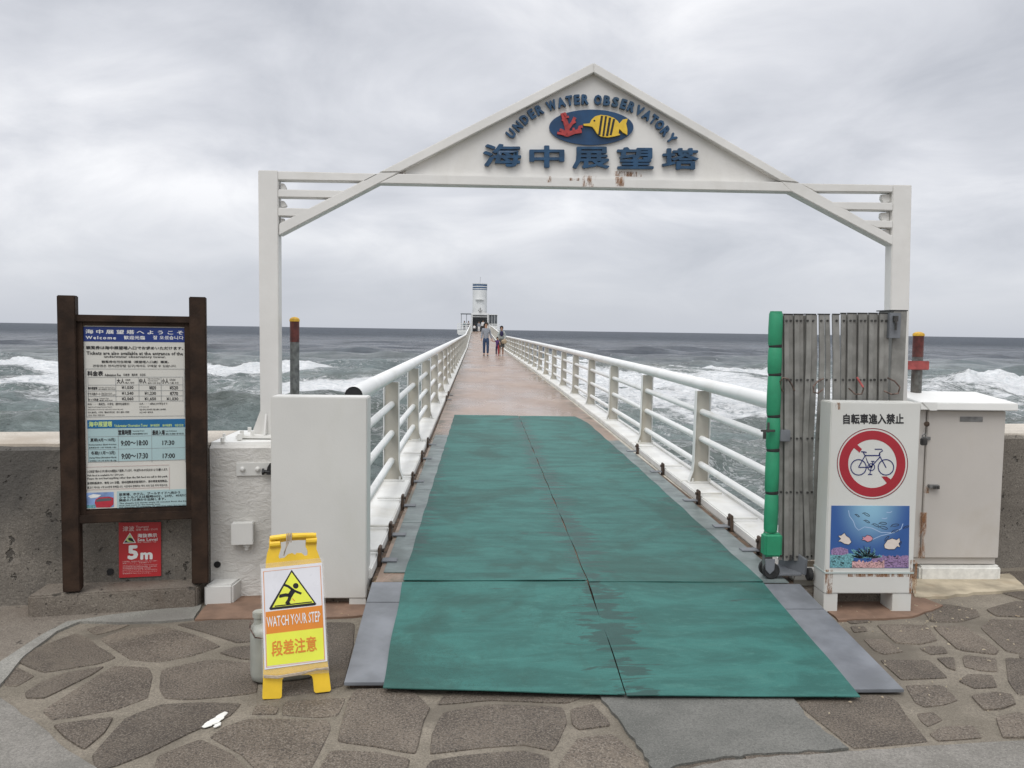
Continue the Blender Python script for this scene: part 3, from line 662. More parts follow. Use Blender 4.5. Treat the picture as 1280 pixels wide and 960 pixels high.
def along(y0, y1, xf0, xf1, z0, z1, sgn):     # a beam following a side of the deck; xf offsets outward from the deck edge
    e0 = (lambda y: XL) if sgn < 0 else xr
    mk = lambda y: [(e0(y)+sgn*xf0, y, dz_(y)+z0), (e0(y)+sgn*xf1, y, dz_(y)+z0), (e0(y)+sgn*xf1, y, dz_(y)+z1), (e0(y)+sgn*xf0, y, dz_(y)+z1)]
    a, c = mk(y0), mk(y1)
    return MB().add(a+c, [(0, 1, 2, 3), (7, 6, 5, 4), (0, 4, 5, 1), (1, 5, 6, 2), (2, 6, 7, 3), (3, 7, 4, 0)])
for sgn in (-1, 1):
    for k in range(46):
        y0 = 4.66+2.5*k; y1 = y0+2.5
        if k == 0: y0 = 4.46
        sub = [y0, y1]
        if y1 > 118.4: break
        kb = along(y0+.004, y1-.004, .012, .27, -.02, .045, sgn).build('kerb_beam', 'kerb_white', pier, bevel=.008)
        if k < 8:
            along(y0+.004, y1-.004, .235, .272, .0455, .062, sgn).build('kerb_lip', 'kerb_white', kb)
            along(y0, y1, -.045, .010, -.05, -.022, sgn).build('rust_gutter', 'rust_strip', kb)
    along(4.5, 62, .03, .25, -.55, -.021, sgn).build('girder', 'post_beige', pier); along(62, 118, .03, .25, -.55, -.021, sgn).build('girder', 'post_beige', pier)
for k in range(9):
    y = 14+12.5*k
    for x in (XL+.2, 1.75):
        MB().tube([(x, y, -6), (x, y, dz_(y)-.5)], .28, 16).build('pile', 'post_beige', pier)
    MB().box(XL-.1, 2.1, y-.25, y+.25, dz_(y)-.62, dz_(y)-.1).build('cross_beam', 'post_beige', pier)
# clamps holding the loose deck plates
for sgn, ylist in ((-1, [5.35, 6.25, 7.25, 8.55, 9.6, 15.8, 16.9, 4.75]), (1, [5.62, 6.5, 7.85, 9.2, 5.0])):
    e0 = (lambda y: XL) if sgn < 0 else xr
    for y in ylist:
        x = e0(y); zc = dz_(y)
        cb = MB().box(x-.009, x+.009, y-.038, y+.038, zc-.03, zc+.092).build('clamp_bracket', 'rust_metal', pier, bevel=.004)
        MB().box(min(x-sgn*.012, x-sgn*.12), max(x-sgn*.012, x-sgn*.10), y-.038, y+.038, zc+.006, zc+.014).build('clamp_foot', 'plate_grey', cb, bevel=.002)
        MB().tube([(x+sgn*.013, y, zc+.066), (x+sgn*.19, y, zc+.066)], .009, 8).build('clamp_rod', 'kerb_white', cb)
        MB().tube([(x-sgn*.013, y, zc+.066), (x-sgn*.024, y, zc+.066)], .013, 6).build('clamp_nut', 'rust_metal', cb)

# railings
for sgn, lab, y_end in ((-1, 'white tubular steel railing along the left side of the pier', 4.86), (1, 'white tubular steel railing along the right side of the pier', 5.05)):
    e0 = (lambda y: XL) if sgn < 0 else xr
    ox = .17*sgn; hk = 1.055 if sgn < 0 else 1.0
    R = thing('pier_railing', lab, 'railing', (e0(7.1)+ox, 7.1, .17))
    def rp(y, dz): return (e0(y)+ox, y, dz_(y)+dz)
    yy = [y_end, 6, 8, 11, 14, 17, 20, 25, 30, 40, 50, 58, 61, 63, 66, 75, 90, 105, 117.5]
    hr = MB()
    hr.tube([rp(y, .905*hk) for y in yy], .053, 20, caps=False)
    hr.build('handrail', 'rail_white', R)
    MB().tube([rp(y_end+.004, .905*hk), rp(y_end+.1, .905*hk)], .0475, 20).build('pipe_bore', 'black', R)
    for h in (.665, .43, .205): MB().tube([rp(y, h*hk) for y in yy], .0275, 14).build('mid_rail', 'rail_white', R)
    # post: flat outer web flaring to a foot on the deck side, a lighter flange on its inner edge
    first = None
    for k in range(45):
        y = 7.1+2.5*(k-1)
        if y > 117 or (k == 0 and sgn > 0): continue
        x = e0(y)+ox; z = dz_(y)+.047
        if first is None:
            i = -sgn            # towards the deck
            w0, w1 = .055, .062
            # outline in x (inner profile flares at the foot)
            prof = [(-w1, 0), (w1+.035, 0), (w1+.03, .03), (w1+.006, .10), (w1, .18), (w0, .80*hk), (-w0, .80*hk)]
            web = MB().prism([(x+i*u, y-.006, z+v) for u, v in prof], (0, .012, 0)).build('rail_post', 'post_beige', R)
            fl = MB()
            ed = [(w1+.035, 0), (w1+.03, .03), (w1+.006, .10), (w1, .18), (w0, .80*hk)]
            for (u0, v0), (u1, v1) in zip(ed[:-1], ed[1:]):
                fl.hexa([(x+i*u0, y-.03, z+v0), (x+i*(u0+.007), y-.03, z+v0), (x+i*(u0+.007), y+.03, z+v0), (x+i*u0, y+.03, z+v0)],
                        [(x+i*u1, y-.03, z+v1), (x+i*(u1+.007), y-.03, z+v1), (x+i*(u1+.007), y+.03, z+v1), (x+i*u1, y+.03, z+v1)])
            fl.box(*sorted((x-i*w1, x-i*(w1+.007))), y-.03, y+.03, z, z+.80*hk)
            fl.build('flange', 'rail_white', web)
            MB().box(x-.115, x+.115, y-.06, y+.06, z-.003, z+.010).build('base_plate', 'kerb_white', web, bevel=.003)
            for bx in (-.075, .075): MB().tube([(x+bx, y-.035, z+.009), (x+bx, y-.035, z+.038)], .009, 6).build('anchor_bolt', 'kerb_white', web)
            first = (web, y, x, z); FL = [c for c in COL.objects if c.parent is web]
        else:
            w_, y0, x0, z0 = first; c = w_.copy(); COL.objects.link(c); c.parent = R; c.location = w_.location+Vector((x-x0, y-y0, z-z0))
            for ch in FL:
                if k > 8 and ch.name.startswith('anchor'): continue
                d = ch.copy(); COL.objects.link(d); d.parent = c

# loose steel plates and the green sheets on the deck and ramp
def quad_plate(name, p, z, t, mat, par, bevel=.002):
    if not isinstance(z, (list, tuple)): z = [z]*4
    return MB().hexa([(a, c, zz_-t) for (a, c), zz_ in zip(p, z)], [(a, c, zz_) for (a, c), zz_ in zip(p, z)]).build(name, mat, par, bevel=bevel)
sp_ = thing('side_plates', 'row of grey steel plates between the green sheets and the left kerb', 'plates', (-.45, 4.4, .13))
def ml(y): return float(np.interp(y, [4.3, 12.9], [-.369, -.307]))
def mr(y): return float(np.interp(y, [4.3, 8.3, 12.9], [1.571, 1.63, 1.672]))
yl = [4.52, 5.7, 6.9, 8.1, 9.3, 10.5]
for a, c in zip(yl[:-1], yl[1:]):
    quad_plate('plate', [(XL+.045, a+.003), (ml(a)+.03, a+.003), (ml(c)+.03, c-.003), (XL+.045, c-.003)], .1365, .006, 'deck_plate', sp_)
sp2 = thing('side_plates', 'row of grey steel plates between the green sheets and the right kerb', 'plates', (1.65, 4.4, .13))
yl = [4.34, 5.55, 7.4, 10.1]
for a, c in zip(yl[:-1], yl[1:]):
    quad_plate('plate', [(mr(a)-.03, a+.003), (xr(a)-.055, a+.003), (xr(c)-.055, c-.003), (mr(c)-.03, c-.003)], .1365, .006, 'deck_plate', sp2)
def RZ(y): return float(np.interp(y, [3.20, 4.33], [.014, .13]))
ramp_ = thing('access_ramp', 'low timber ramp with bare grey edge boards leading up to the pier', 'ramp', (.6, 3.3, 0))
base = MB(); x0, x1 = -.40, 1.62
base.hexa([(x0-.1, 3.36, -.005), (x1+.15, 3.30, -.005), (x1+.15, 4.42, -.005), (x0-.1, 4.42, -.005)], [(x0-.1, 3.36, .005), (x1+.15, 3.30, .0), (x1+.15, 4.42, .112), (x0-.1, 4.42, .112)])
base.build('ramp_board', 'rust_metal', ramp_)
L0, L1 = gp(431, 860), gp(480, 862)
def rq(pts): return [(x, y) for x, y in pts]
quad_plate('edge_board', rq([(-.520, 3.335), (-.345, 3.335), (-.357, 4.10), (-.530, 4.10)]), [RZ(3.335), RZ(3.335), RZ(4.10), RZ(4.10)], .014, 'plate_grey', ramp_)
quad_plate('edge_board', rq([(-.530, 4.106), (-.357, 4.106), (-.361, 4.36), (-.532, 4.36)]), [RZ(4.106), RZ(4.106), .131, .131], .014, 'plate_grey', ramp_)
quad_plate('edge_board', rq([(1.555, 3.262), (1.792, 3.262), (1.779, 4.02), (1.555, 4.02)]), [RZ(3.262), RZ(3.262), RZ(4.02), RZ(4.02)], .014, 'plate_grey', ramp_)
quad_plate('edge_board', rq([(1.555, 4.026), (1.779, 4.026), (1.775, 4.335), (1.555, 4.335)]), [RZ(4.026), RZ(4.026), .131, .131], .014, 'plate_grey', ramp_)
MB().box(-.535, -.345, 4.365, 4.515, .07, .122).build('packing_strip', 'mud_dirt', ramp_, bevel=.01)
def mat_sheet(label, xa, xb, y0, y1, zf, y0r=None, wob=.002, cuts=(), lift=0.0):
    """thin flexible sheet: xa(y), xb(y) edges"""
    nx, ny = 26, max(8, int((y1-y0)/.09)); ny = min(ny, 60); t = .004; mb = MB(); top = []
    rnd = random.Random(label)
    ph = [rnd.uniform(0, 6) for _ in range(6)]
    for j in range(ny+1):
        y = y0+(y1-y0)*j/ny
        for i in range(nx+1):
            s = i/nx; x = xa(y)*(1-s)+xb(y)*s
            e_ = .003*sin(y*9+ph[4]) if i == 0 else (.003*sin(y*7+ph[5]) if i == nx else 0)
            yj = y+(((y0r if y0r is not None else y0)-y0)*s)*(1-j/ny); w = .0011*(sin(y*7+x*2+ph[0])+sin(y*13-x*3+ph[1])+sin(x*9+ph[2]))
            yy_ = yj+(wob*sin(x*5+ph[3]) if j in (0, ny) else 0)
            top.append((x+e_, yy_, zf(yj)+.003+w))
    n = (nx+1)*(ny+1); mb.v = [Vector(p) for p in top]+[Vector((p[0], p[1], p[2]-t)) for p in top]
    for j in range(ny):
        for i in range(nx):
            a = j*(nx+1)+i; mb.f.append((a, a+1, a+nx+2, a+nx+1)); mb.f.append((n+a, n+a+nx+1, n+a+nx+2, n+a+1))
    rim = [i for i in range(nx+1)]+[(j)*(nx+1)+nx for j in range(1, ny+1)]+[ny*(nx+1)+i for i in range(nx-1, -1, -1)]+[j*(nx+1) for j in range(ny-1, 0, -1)]
    for k in range(len(rim)): a, c = rim[k], rim[(k+1) % len(rim)]; mb.f.append((c, a, n+a, n+c))
    o = mb.build('green_sheet', 'green_mat'); tag(o, label, 'floor sheet', 'green sheets laid on the ramp and pier')
    return o
cseam = lambda y: float(np.interp(y, [3.2, 4.33, 12.9], [.627, .620, .700]))
mat_sheet('green rubber sheet on the ramp front, left of its centre seam', lambda y: float(np.interp(y, [3.28, 4.33], [-.358, -.369])), lambda y: cseam(y)-.002, 3.285, 4.352, lambda y: RZ(y)+.004, y0r=3.222)
mat_sheet('green rubber sheet on the ramp front, right of its centre seam', lambda y: cseam(y)+.002, lambda y: float(np.interp(y, [3.2, 4.33], [1.577, 1.571])), 3.214, 4.338, lambda y: RZ(y)+.004, y0r=3.196)
mat_sheet('long green sheet on the pier deck, left of the dark centre seam', ml, lambda y: cseam(y)-.003, 4.36, 12.93, lambda y: dz_(y)+.0105)
mat_sheet('long green sheet on the pier deck, right of the dark centre seam', lambda y: cseam(y)+.003, lambda y: mr(y)-(.0 if y < 12 else (y-12)*.10), 4.34, 12.88, lambda y: dz_(y)+.0105)

# ================================================================== GATEWAY
def quadtext(pl, txt, tl, tr, br, bl, h=.001, bold=0., ext=0., mb=None, spacing=1.0):
    mb = mb or MB(); v, f = glyphs(txt, 0, spacing)
    if not v: return mb
    xs = [p[0] for p in v]; ys = [p[1] for p in v]; x0, x1, y0, y1 = min(xs)-bold, max(xs)+bold, min(ys)-bold, max(ys)+bold
    C = [Vector(pl.uv(*p)) for p in (tl, tr, br, bl)]
    def P(p, hh):
        s, t = (p[0]-x0)/(x1-x0+1e-9), (p[1]-y0)/(y1-y0+1e-9)
        c = C[3]*(1-s)*(1-t)+C[2]*s*(1-t)+C[0]*(1-s)*t+C[1]*s*t
        return pl.at(c.x, c.y, hh)
    cnt = set()
    if ext:
        for q in f:
            for i in range(len(q)): cnt.add((q[i], q[(i+1) % len(q)]))
    for m_, (dx, dy) in enumerate(shifts(bold, 10 if ext else 6)):
        hh = h+m_*.00004; n = len(v); k = len(mb.v); mb.v += [P((p[0]+dx, p[1]+dy), hh) for p in v]
        for q in f: mb.f.append(tuple(i+k for i in q))
        if ext:
            mb.v += [P((p[0]+dx, p[1]+dy), hh-ext) for p in v]
            for (i, j) in cnt:
                if (j, i) not in cnt: mb.f.append((k+i, k+n+i, k+n+j, k+j))
    return mb
GY = 4.70
GP = Plane((0, GY, 0), (1, 0, 0))
gate = thing('gateway_arch', 'white steel entrance arch with pointed gable over the start of the pier', 'gateway', (GP.pt(742, 300).x, GY, .85))
def gmem(name, pts, depth=.08, back=0.0, mat='white_gate', bevel=.004, par=None):
    q = [GP.pt(x, y, -back) for x, y in pts]
    return MB().prism(q, (0, depth, 0)).build(name, mat, par or gate, bevel=bevel)
pl_ = gmem('post', [(322.5, 212.6), (347.5, 213), (349, 551), (325.5, 551)])
prr = gmem('post', [(1116.3, 230.8), (1140, 231.2), (1133, 560), (1110, 560)])
MB().box(GP.pt(1110, 560).x, GP.pt(1133, 560).x, GY+.002, GY+.078, 0, GP.pt(1120, 561).z).build("post_foot", "white_gate", gate)
gmem('top_beam', [(347.5, 213.8), (479, 217), (468, 226.8), (347.5, 224.9)], .076, .0)
gmem('top_beam', [(998, 229), (1116.3, 231), (1116.3, 240.2), (1019, 239.3)], .076, .0)
gmem('cross_bar', [(347.8, 236.5), (440, 238.5), (418, 247.6), (347.8, 246.4)], .072, -.002)
gmem('cross_bar', [(347.8, 259.5), (398, 261), (377, 270.8), (347.8, 270)], .072, -.002)
gmem('cross_bar', [(1034, 252.3), (1116, 253.2), (1116, 263.2), (1056, 262)], .072, -.002)
gmem('cross_bar', [(1074, 275), (1116, 275.8), (1116, 285.2), (1096, 284.6)], .072, -.002)
gmem('knee_brace', [(349, 279.6), (474, 215.6), (500, 215.2), (474, 229.2), (349, 294.4)], .084, -.004)
gmem('knee_brace', [(975, 226.6), (999, 228.6), (1116, 295.4), (1115.5, 307), (989, 239.8)], .084, -.004)
gmem('rake_beam', [(474, 215.4), (742, 78.6), (742, 91), (500, 214.8)], .090, -.006)
gmem('rake_beam', [(742, 78.6), (999, 228.4), (975.5, 226.2), (742, 91)], .090, -.0065)
gmem('tie_beam', [(498, 217.4), (977, 227.8), (990, 239.9), (474, 229.4)], .084, -.008)
gmem('gable_panel', [(494, 216.5), (742, 88), (979, 227.5)], .02, .035, bevel=0)
PN = Plane((0, GY+.035, 0), (1, 0, 0))      # the recessed gable face
# lugs where the bars are bolted to the posts
for x0, x1, y0 in ((349, 356, 228), (349, 356.5, 250), (349, 355, 272)):
    gmem('bolt_lug', [(x0, y0), (x0+4, y0), (x1, y0+5), (x1, y0+7), (x0+4, y0+8), (x0, y0+8)], .03, .03, bevel=.002)
for x0, y0 in ((1105, 241.5), (1104, 264.5), (1104, 286)):
    gmem('bolt_lug', [(x0+11, y0), (x0+1, y0+.5), (x0, y0+6), (x0+3, y0+11), (x0+11, y0+10)], .03, .03, bevel=.002)
# foot of the left post
a = GP.pt(325, 551); b2 = GP.pt(349, 551)
MB().box(a.x-.12, b2.x+.10, GY-.06, GY+.16, .856, .872).build('base_plate', 'kerb_white', gate, bevel=.003)
MB().prism([(a.x+.003, GY+.035, .872), (a.x-.055, GY+.035, .872), (a.x-.045, GY+.035, .90), (a.x-.008, GY+.035, 1.0), (a.x+.003, GY+.035, 1.01)], (0, .01, 0)).build('gusset', 'white_gate', gate, bevel=.002)
MB().prism([(a.x+.03, GY, .872), (a.x+.03, GY-.05, .872), (a.x+.03, GY-.04, .90), (a.x+.03, GY-.004, .99), (a.x+.03, GY, .99)], (.01, 0, 0)).build('gusset', 'white_gate', gate, bevel=.002)
for x, y in ((-.09, -.04), (.19, -.04), (-.09, .12), (-.03, -.045), (.12, -.045)):
    MB().tube([(a.x+x, GY+y, .870), (a.x+x, GY+y, .898)], .012, 6).build('anchor_bolt', 'kerb_white', gate)
for x, y, r_, h_ in ((-1.375, 4.60, .009, .03), (-1.36, 4.52, .012, .02), (-1.29, 4.60, .016, .03)):
    MB().tube([(x, y, .855), (x, y, .857+h_)], r_, 6).build('cut_bolt', 'kerb_white', gate)
# rust marks on the tie beam: thin flakes of corrosion
b = NB('rust_bleed'); al = b.step(b.noise(26, 8, .75, .4, sc=(1.2, 1, .35)), .44, .64)
b.col(b.mix(b.noise(50, 3), (.16, .045, .012), (.45, .22, .08))); b.rough(.9); b.put(b.math('MULTIPLY', al, .6), b.b.inputs['Alpha'])
TB = Plane((0, GY-.0085, 0), (1, 0, 0))
for x0, x1, y0, y1 in ((728, 745, 219.5, 233.5), (767, 802, 214, 221), (769, 780, 221, 233), (498, 507, 213.5, 219), (712, 724, 222, 226), (683, 689, 220, 228)):
    pn = TB if y0 > 217 else PN
    mb_ = pn.rect((x0, y0), (x1, y1), .0006, .0004); mb_.build('rust_stain', 'rust_bleed', gate)
# lettering: raised blue pieces
def sc2(x, y): return (580+x/4, 60+y/4)
for ch, (x0, x1, y0, y1) in zip('海中展望塔', [(95, 285, 484, 597), (325, 500, 492, 602), (540, 724, 498, 606), (762, 944, 500, 608), (986, 1168, 505, 611)]):
    (ax, ay), (bx, by) = sc2(x0, y0), sc2(x1, y1)
    text(PN, ch, (ax, ay), (bx, by), h=.026, bold=.024, ext=.022).build('letter', 'blue_letter', gate)
arc = [('U', 235, 432), ('N', 268, 395), ('D', 302, 361), ('E', 338, 334), ('R', 376, 314), None, ('W', 436, 291), ('A', 484, 277), ('T', 525, 268), ('E', 563, 263), ('R', 603, 262), None,
       ('O', 667, 264), ('B', 712, 268), ('S', 754, 275), ('E', 795, 285), ('R', 834, 299), ('V', 874, 318), ('A', 912, 340), ('T', 945, 362), ('O', 975, 388), ('R', 1004, 420), ('Y', 1034, 456)]
cx0, cy0, RR = 640, 830, 565
def arct(i):
    ks = [q for q in arc if q]; k = ks.index(arc[i]); a_ = ks[max(0, k-1)]; c_ = ks[min(len(ks)-1, k+1)]
    return atan2(c_[2]-a_[2], c_[1]-a_[1])
wd = dict(W=46, I=10, T=32, E=28, U=34, R=33, O=38, A=38, V=36, Y=36, S=32, N=34, D=34, B=33)
for i, q in enumerate(arc):
    if not q: continue
    ch, x, y = q; th = arct(i); hw, hh = wd[ch]/2+1, 25
    def rc(u, v): return sc2(x+u*cos(th)-v*sin(th), y+u*sin(th)+v*cos(th))
    quadtext(PN, ch, rc(-hw, -hh), rc(hw, -hh), rc(hw, hh), rc(-hw, hh), h=.024, bold=.050, ext=.02).build('letter', 'blue_letter', gate)
# oval emblem: coral and striped fish
def ell(cx, cy, rx, ry, n=48, a0=0): return [(cx+rx*cos(a0+2*pi*k/n), cy+ry*sin(a0+2*pi*k/n)) for k in range(n)]
PN.poly([sc2(*p) for p in ell(635, 399, 210, 88, 64)], h=.014, t=.012).build('emblem_oval', 'navy_oval', gate)
def blob(pl, path, ws, h, t, mb=None):     # tapering branch, given in emblem units
    mb = mb or MB(); Lp, Rp = [], []
    for i, (x, y) in enumerate(path):
        a_ = path[max(0, i-1)]; c_ = path[min(len(path)-1, i+1)]; dx, dy = c_[0]-a_[0], c_[1]-a_[1]; l = sqrt(dx*dx+dy*dy)
        nx, ny = -dy/l*ws[i]/2, dx/l*ws[i]/2; Lp.append((x+nx, y+ny)); Rp.append((x-nx, y-ny))
    return pl.poly([sc2(*p) for p in Lp+Rp[::-1]], h=h, t=t, mb=mb)
cm = MB()
for path, ws in (([(512, 448), (515, 425), (512, 395), (498, 350), (492, 330)], [22, 22, 24, 22, 26]), ([(514, 410), (540, 378), (552, 352)], [18, 14, 16]), ([(536, 384), (555, 372)], [10, 12]),
                 ([(512, 392), (500, 372), (488, 362)], [14, 10, 10]), ([(510, 434), (488, 418), (476, 414)], [18, 14, 14]), ([(505, 438), (480, 432), (464, 430)], [14, 12, 12]),
                 ([(516, 436), (550, 425), (585, 420)], [24, 20, 20]), ([(570, 420), (576, 400), (590, 398)], [16, 14, 14]), ([(545, 420), (545, 405)], [12, 10]), ([(522, 350), (505, 352)], [10, 10]), ([(500, 332), (508, 345)], [12, 12])):
    CI = globals().get('CI', 0)+1; blob(PN, path, ws, .024+.0005*CI, .010, cm)
cm.build('coral', 'coral_red', gate)
fish = [(593, 386), (625, 383), (634, 365), (652, 348), (680, 341), (715, 345), (745, 356), (765, 372), (772, 384), (790, 364), (814, 360), (806, 385), (812, 412), (812, 440), (790, 428), (772, 410), (768, 432), (778, 440),
        (750, 447), (715, 453), (680, 448), (660, 432), (648, 412), (638, 400), (618, 396), (596, 394)]
PN.poly([sc2(*p) for p in fish], h=.030, t=.016).build('fish', 'fish_yellow', gate)
sm = MB()
for x0, x1, w, y0, y1 in ((686, 672, 11, 341, 446), (706, 692, 10, 343, 452), (726, 711, 12, 350, 452), (746, 729, 11, 357, 447)):
    PN.poly([sc2(x0-w/2, y0+4), sc2(x0+w/2, y0+5), sc2(x1+w/2, y1-5), sc2(x1-w/2, y1-5)], h=.0308, t=.0008, mb=sm)
PN.poly([sc2(*p) for p in ell(648, 370, 5, 5, 10)], h=.0308, t=.0008, mb=sm)
sm.build('fish_stripe', 'black', gate)

# ================================================================== LEFT SIDE
# concrete plinth and price board
PLX = Vector((.994, .17, 0))
pth = MB().prism([(-2.231, 4.182, -.03), (-1.445, 4.335, -.03), (-1.445, wallY(-1.44)+.02, -.03), (-2.24, wallY(-2.24)+.02, -.03)], (0, 0, .140)).build('concrete_plinth', 'plinth_concrete', bevel=.008)
tag(pth, 'low rough concrete plinth under the brown price board', 'plinth')
wb = MB().prism([(-1.420, 4.375, -.01), (-1.275, 4.395, -.01), (-1.262, 4.52, -.01), (-1.405, 4.50, -.01)], (0, 0, .115)).build('painted_block', 'box_white', bevel=.010)
tag(wb, 'small white painted concrete block at the foot of the white wall', 'block')
A0 = EYE+(Vector((-2.109, 4.271, .1))-EYE)*.985; B0 = EYE+(Vector((-1.408, 4.435, .1))-EYE)*.985; BX = (B0-A0).normalized(); BP = Plane(A0, BX); BN = BP.n
board = thing('price_board', 'dark brown wooden notice board with admission prices standing on the concrete plinth', 'notice board', (-1.76, 4.36, .1))
def bbox(u0, u1, v0, v1, h0, h1, name, mat, par=None, bevel=.004):
    p = lambda u, v, h: BP.at(u, v, h)
    return MB().hexa([p(u0, v0, h1), p(u1, v0, h1), p(u1, v0, h0), p(u0, v0, h0)], [p(u0, v1, h1), p(u1, v1, h1), p(u1, v1, h0), p(u0, v1, h0)]).build(name, mat, par or board, bevel=bevel)
uL0 = BP.uv(70.5, 369)[0]; uL1 = BP.uv(93.5, 369)[0]; uR0 = BP.uv(236, 371)[0]; uR1 = BP.uv(257, 371)[0]; top = BP.uv(80, 369)[1]
bbox(uL0, uL1, 0, top, -.075, 0, 'post', 'dark_wood'); bbox(uR0, uR1, 0, BP.uv(245, 371)[1], -.070, 0, 'post', 'dark_wood')
t1, t0 = BP.uv(150, 394)[1], BP.uv(150, 403)[1]; bbox(uL1-.004, uR0+.004, t0, t1, -.065, -.012, 'cross_rail', 'dark_wood')
t3, t2 = BP.uv(150, 643)[1], BP.uv(150, 653)[1]; bbox(uL1-.004, uR0+.004, t2, t3, -.065, -.006, 'cross_rail', 'dark_wood')
bbox(uL1-.002, uR0+.002, t3-.004, t0+.004, -.06, -.045, 'backing_board', 'dark_wood')
for (a_, c_) in ((uL1-.002, uL1+.028), (uR0-.026, uR0+.002)): bbox(a_, c_, t3-.002, t0+.002, -.046, -.026, 'frame_strip', 'dark_wood', bevel=.002)
bbox(uL1+.026, uR0-.024, t0-.018, t0+.002, -.046, -.026, 'frame_strip', 'dark_wood', bevel=.002); bbox(uL1+.026, uR0-.024, t3-.002, t3+.018, -.046, -.026, 'frame_strip', 'dark_wood', bevel=.002)
PO = Plane(BP.at(0, 0, -.040), BX)
def Z5(x, y): return (60+x/5.818, 360+y/5.818)
def Z6(x, y): return (60+x/5.818, 510+y/5.818)
(pu0, pv0) = PO.uv(106.6, 636.5); (pu1, pv1) = PO.uv(231.8, 407)
def prect(u0, u1, v0, v1, h, mat, name, par, t=.0006):
    return MB().prism([PO.at(u0, v0, h-t), PO.at(u1, v0, h-t), PO.at(u1, v1, h-t), PO.at(u0, v1, h-t)], PO.n*t).build(name, mat, par)
sheetp = prect(pu0-.004, pu1+.006, pv0, pv1, 0, 'board_cream', 'notice_sheet', board, .004)
def zr(Z, x0, x1, y0, y1, h, mat, name='printed_field'):      # rectangle level in the board, y measured at its left end
    (u0, v1), (u1, _) = PO.uv(*Z(x0, y0)), PO.uv(*Z(x1, y0)); v0 = PO.uv(*Z(x0, y1))[1]
    return prect(u0, u1, v0, v1, h, mat, name, sheetp)
zr(Z5, 246, 1000, 280, 388, .0012, 'board_blue'); zr(Z6, 285, 997, 88, 150, .0012, 'board_cyan'); zr(Z6, 287, 999, 152, 392, .0008, 'board_pale')
zr(Z6, 500, 1016, 606, 728, .0008, 'board_pale'); zr(Z6, 277, 478, 617, 728, .0008, 'photo_sky', 'bus_picture')
def zt(Z, txt, x0, x1, y0, y1, mb, bold=0., sp=1.0):
    v, f = glyphs(txt, 0, sp)
    if not v: return
    bold = .018+bold*.6
    (u0, v0), (u1, _) = PO.uv(*Z(x0, y1)), PO.uv(*Z(x1, y1)); v1 = PO.uv(*Z(x0, y0))[1]
    xs = [p[0] for p in v]; yy_ = [p[1] for p in v]; a_, b_, c_, d_ = min(xs)-bold, max(xs)+bold, min(yy_)-bold, max(yy_)+bold
    O = PO.at(0, 0, 0); px_, py_, pn_ = tuple(PO.x), tuple(PO.y), tuple(PO.n); su = (u1-u0)/(b_-a_); sv = (v1-v0)/(d_-c_)
    for m_, (dx, dy) in enumerate(shifts(bold, 3)):
        k = len(mb.v); h = .0016+m_*.00004
        for p in v:
            uu, vv = u0+(p[0]+dx-a_)*su, v0+(p[1]+dy-c_)*sv
            mb.v.append(Vector((O.x+px_[0]*uu+py_[0]*vv+pn_[0]*h, O.y+px_[1]*uu+py_[1]*vv+pn_[1]*h, O.z+px_[2]*uu+py_[2]*vv+pn_[2]*h)))
        mb.f += [tuple(i+k for i in q) for q in f]
wt, bt, lt = MB(), MB(), MB()
zt(Z5, '海中展望塔へようこそ', 272, 985, 300, 332, wt, .02, 1.5); zt(Z5, 'Welcome', 274, 495, 348, 372, wt, .02, 1.3); zt(Z5, '歓迎光臨', 552, 706, 346, 374, wt, .01, 1.1); zt(Z5, '잘 오셨습니다', 764, 985, 346, 374, wt, .01, 1.1)
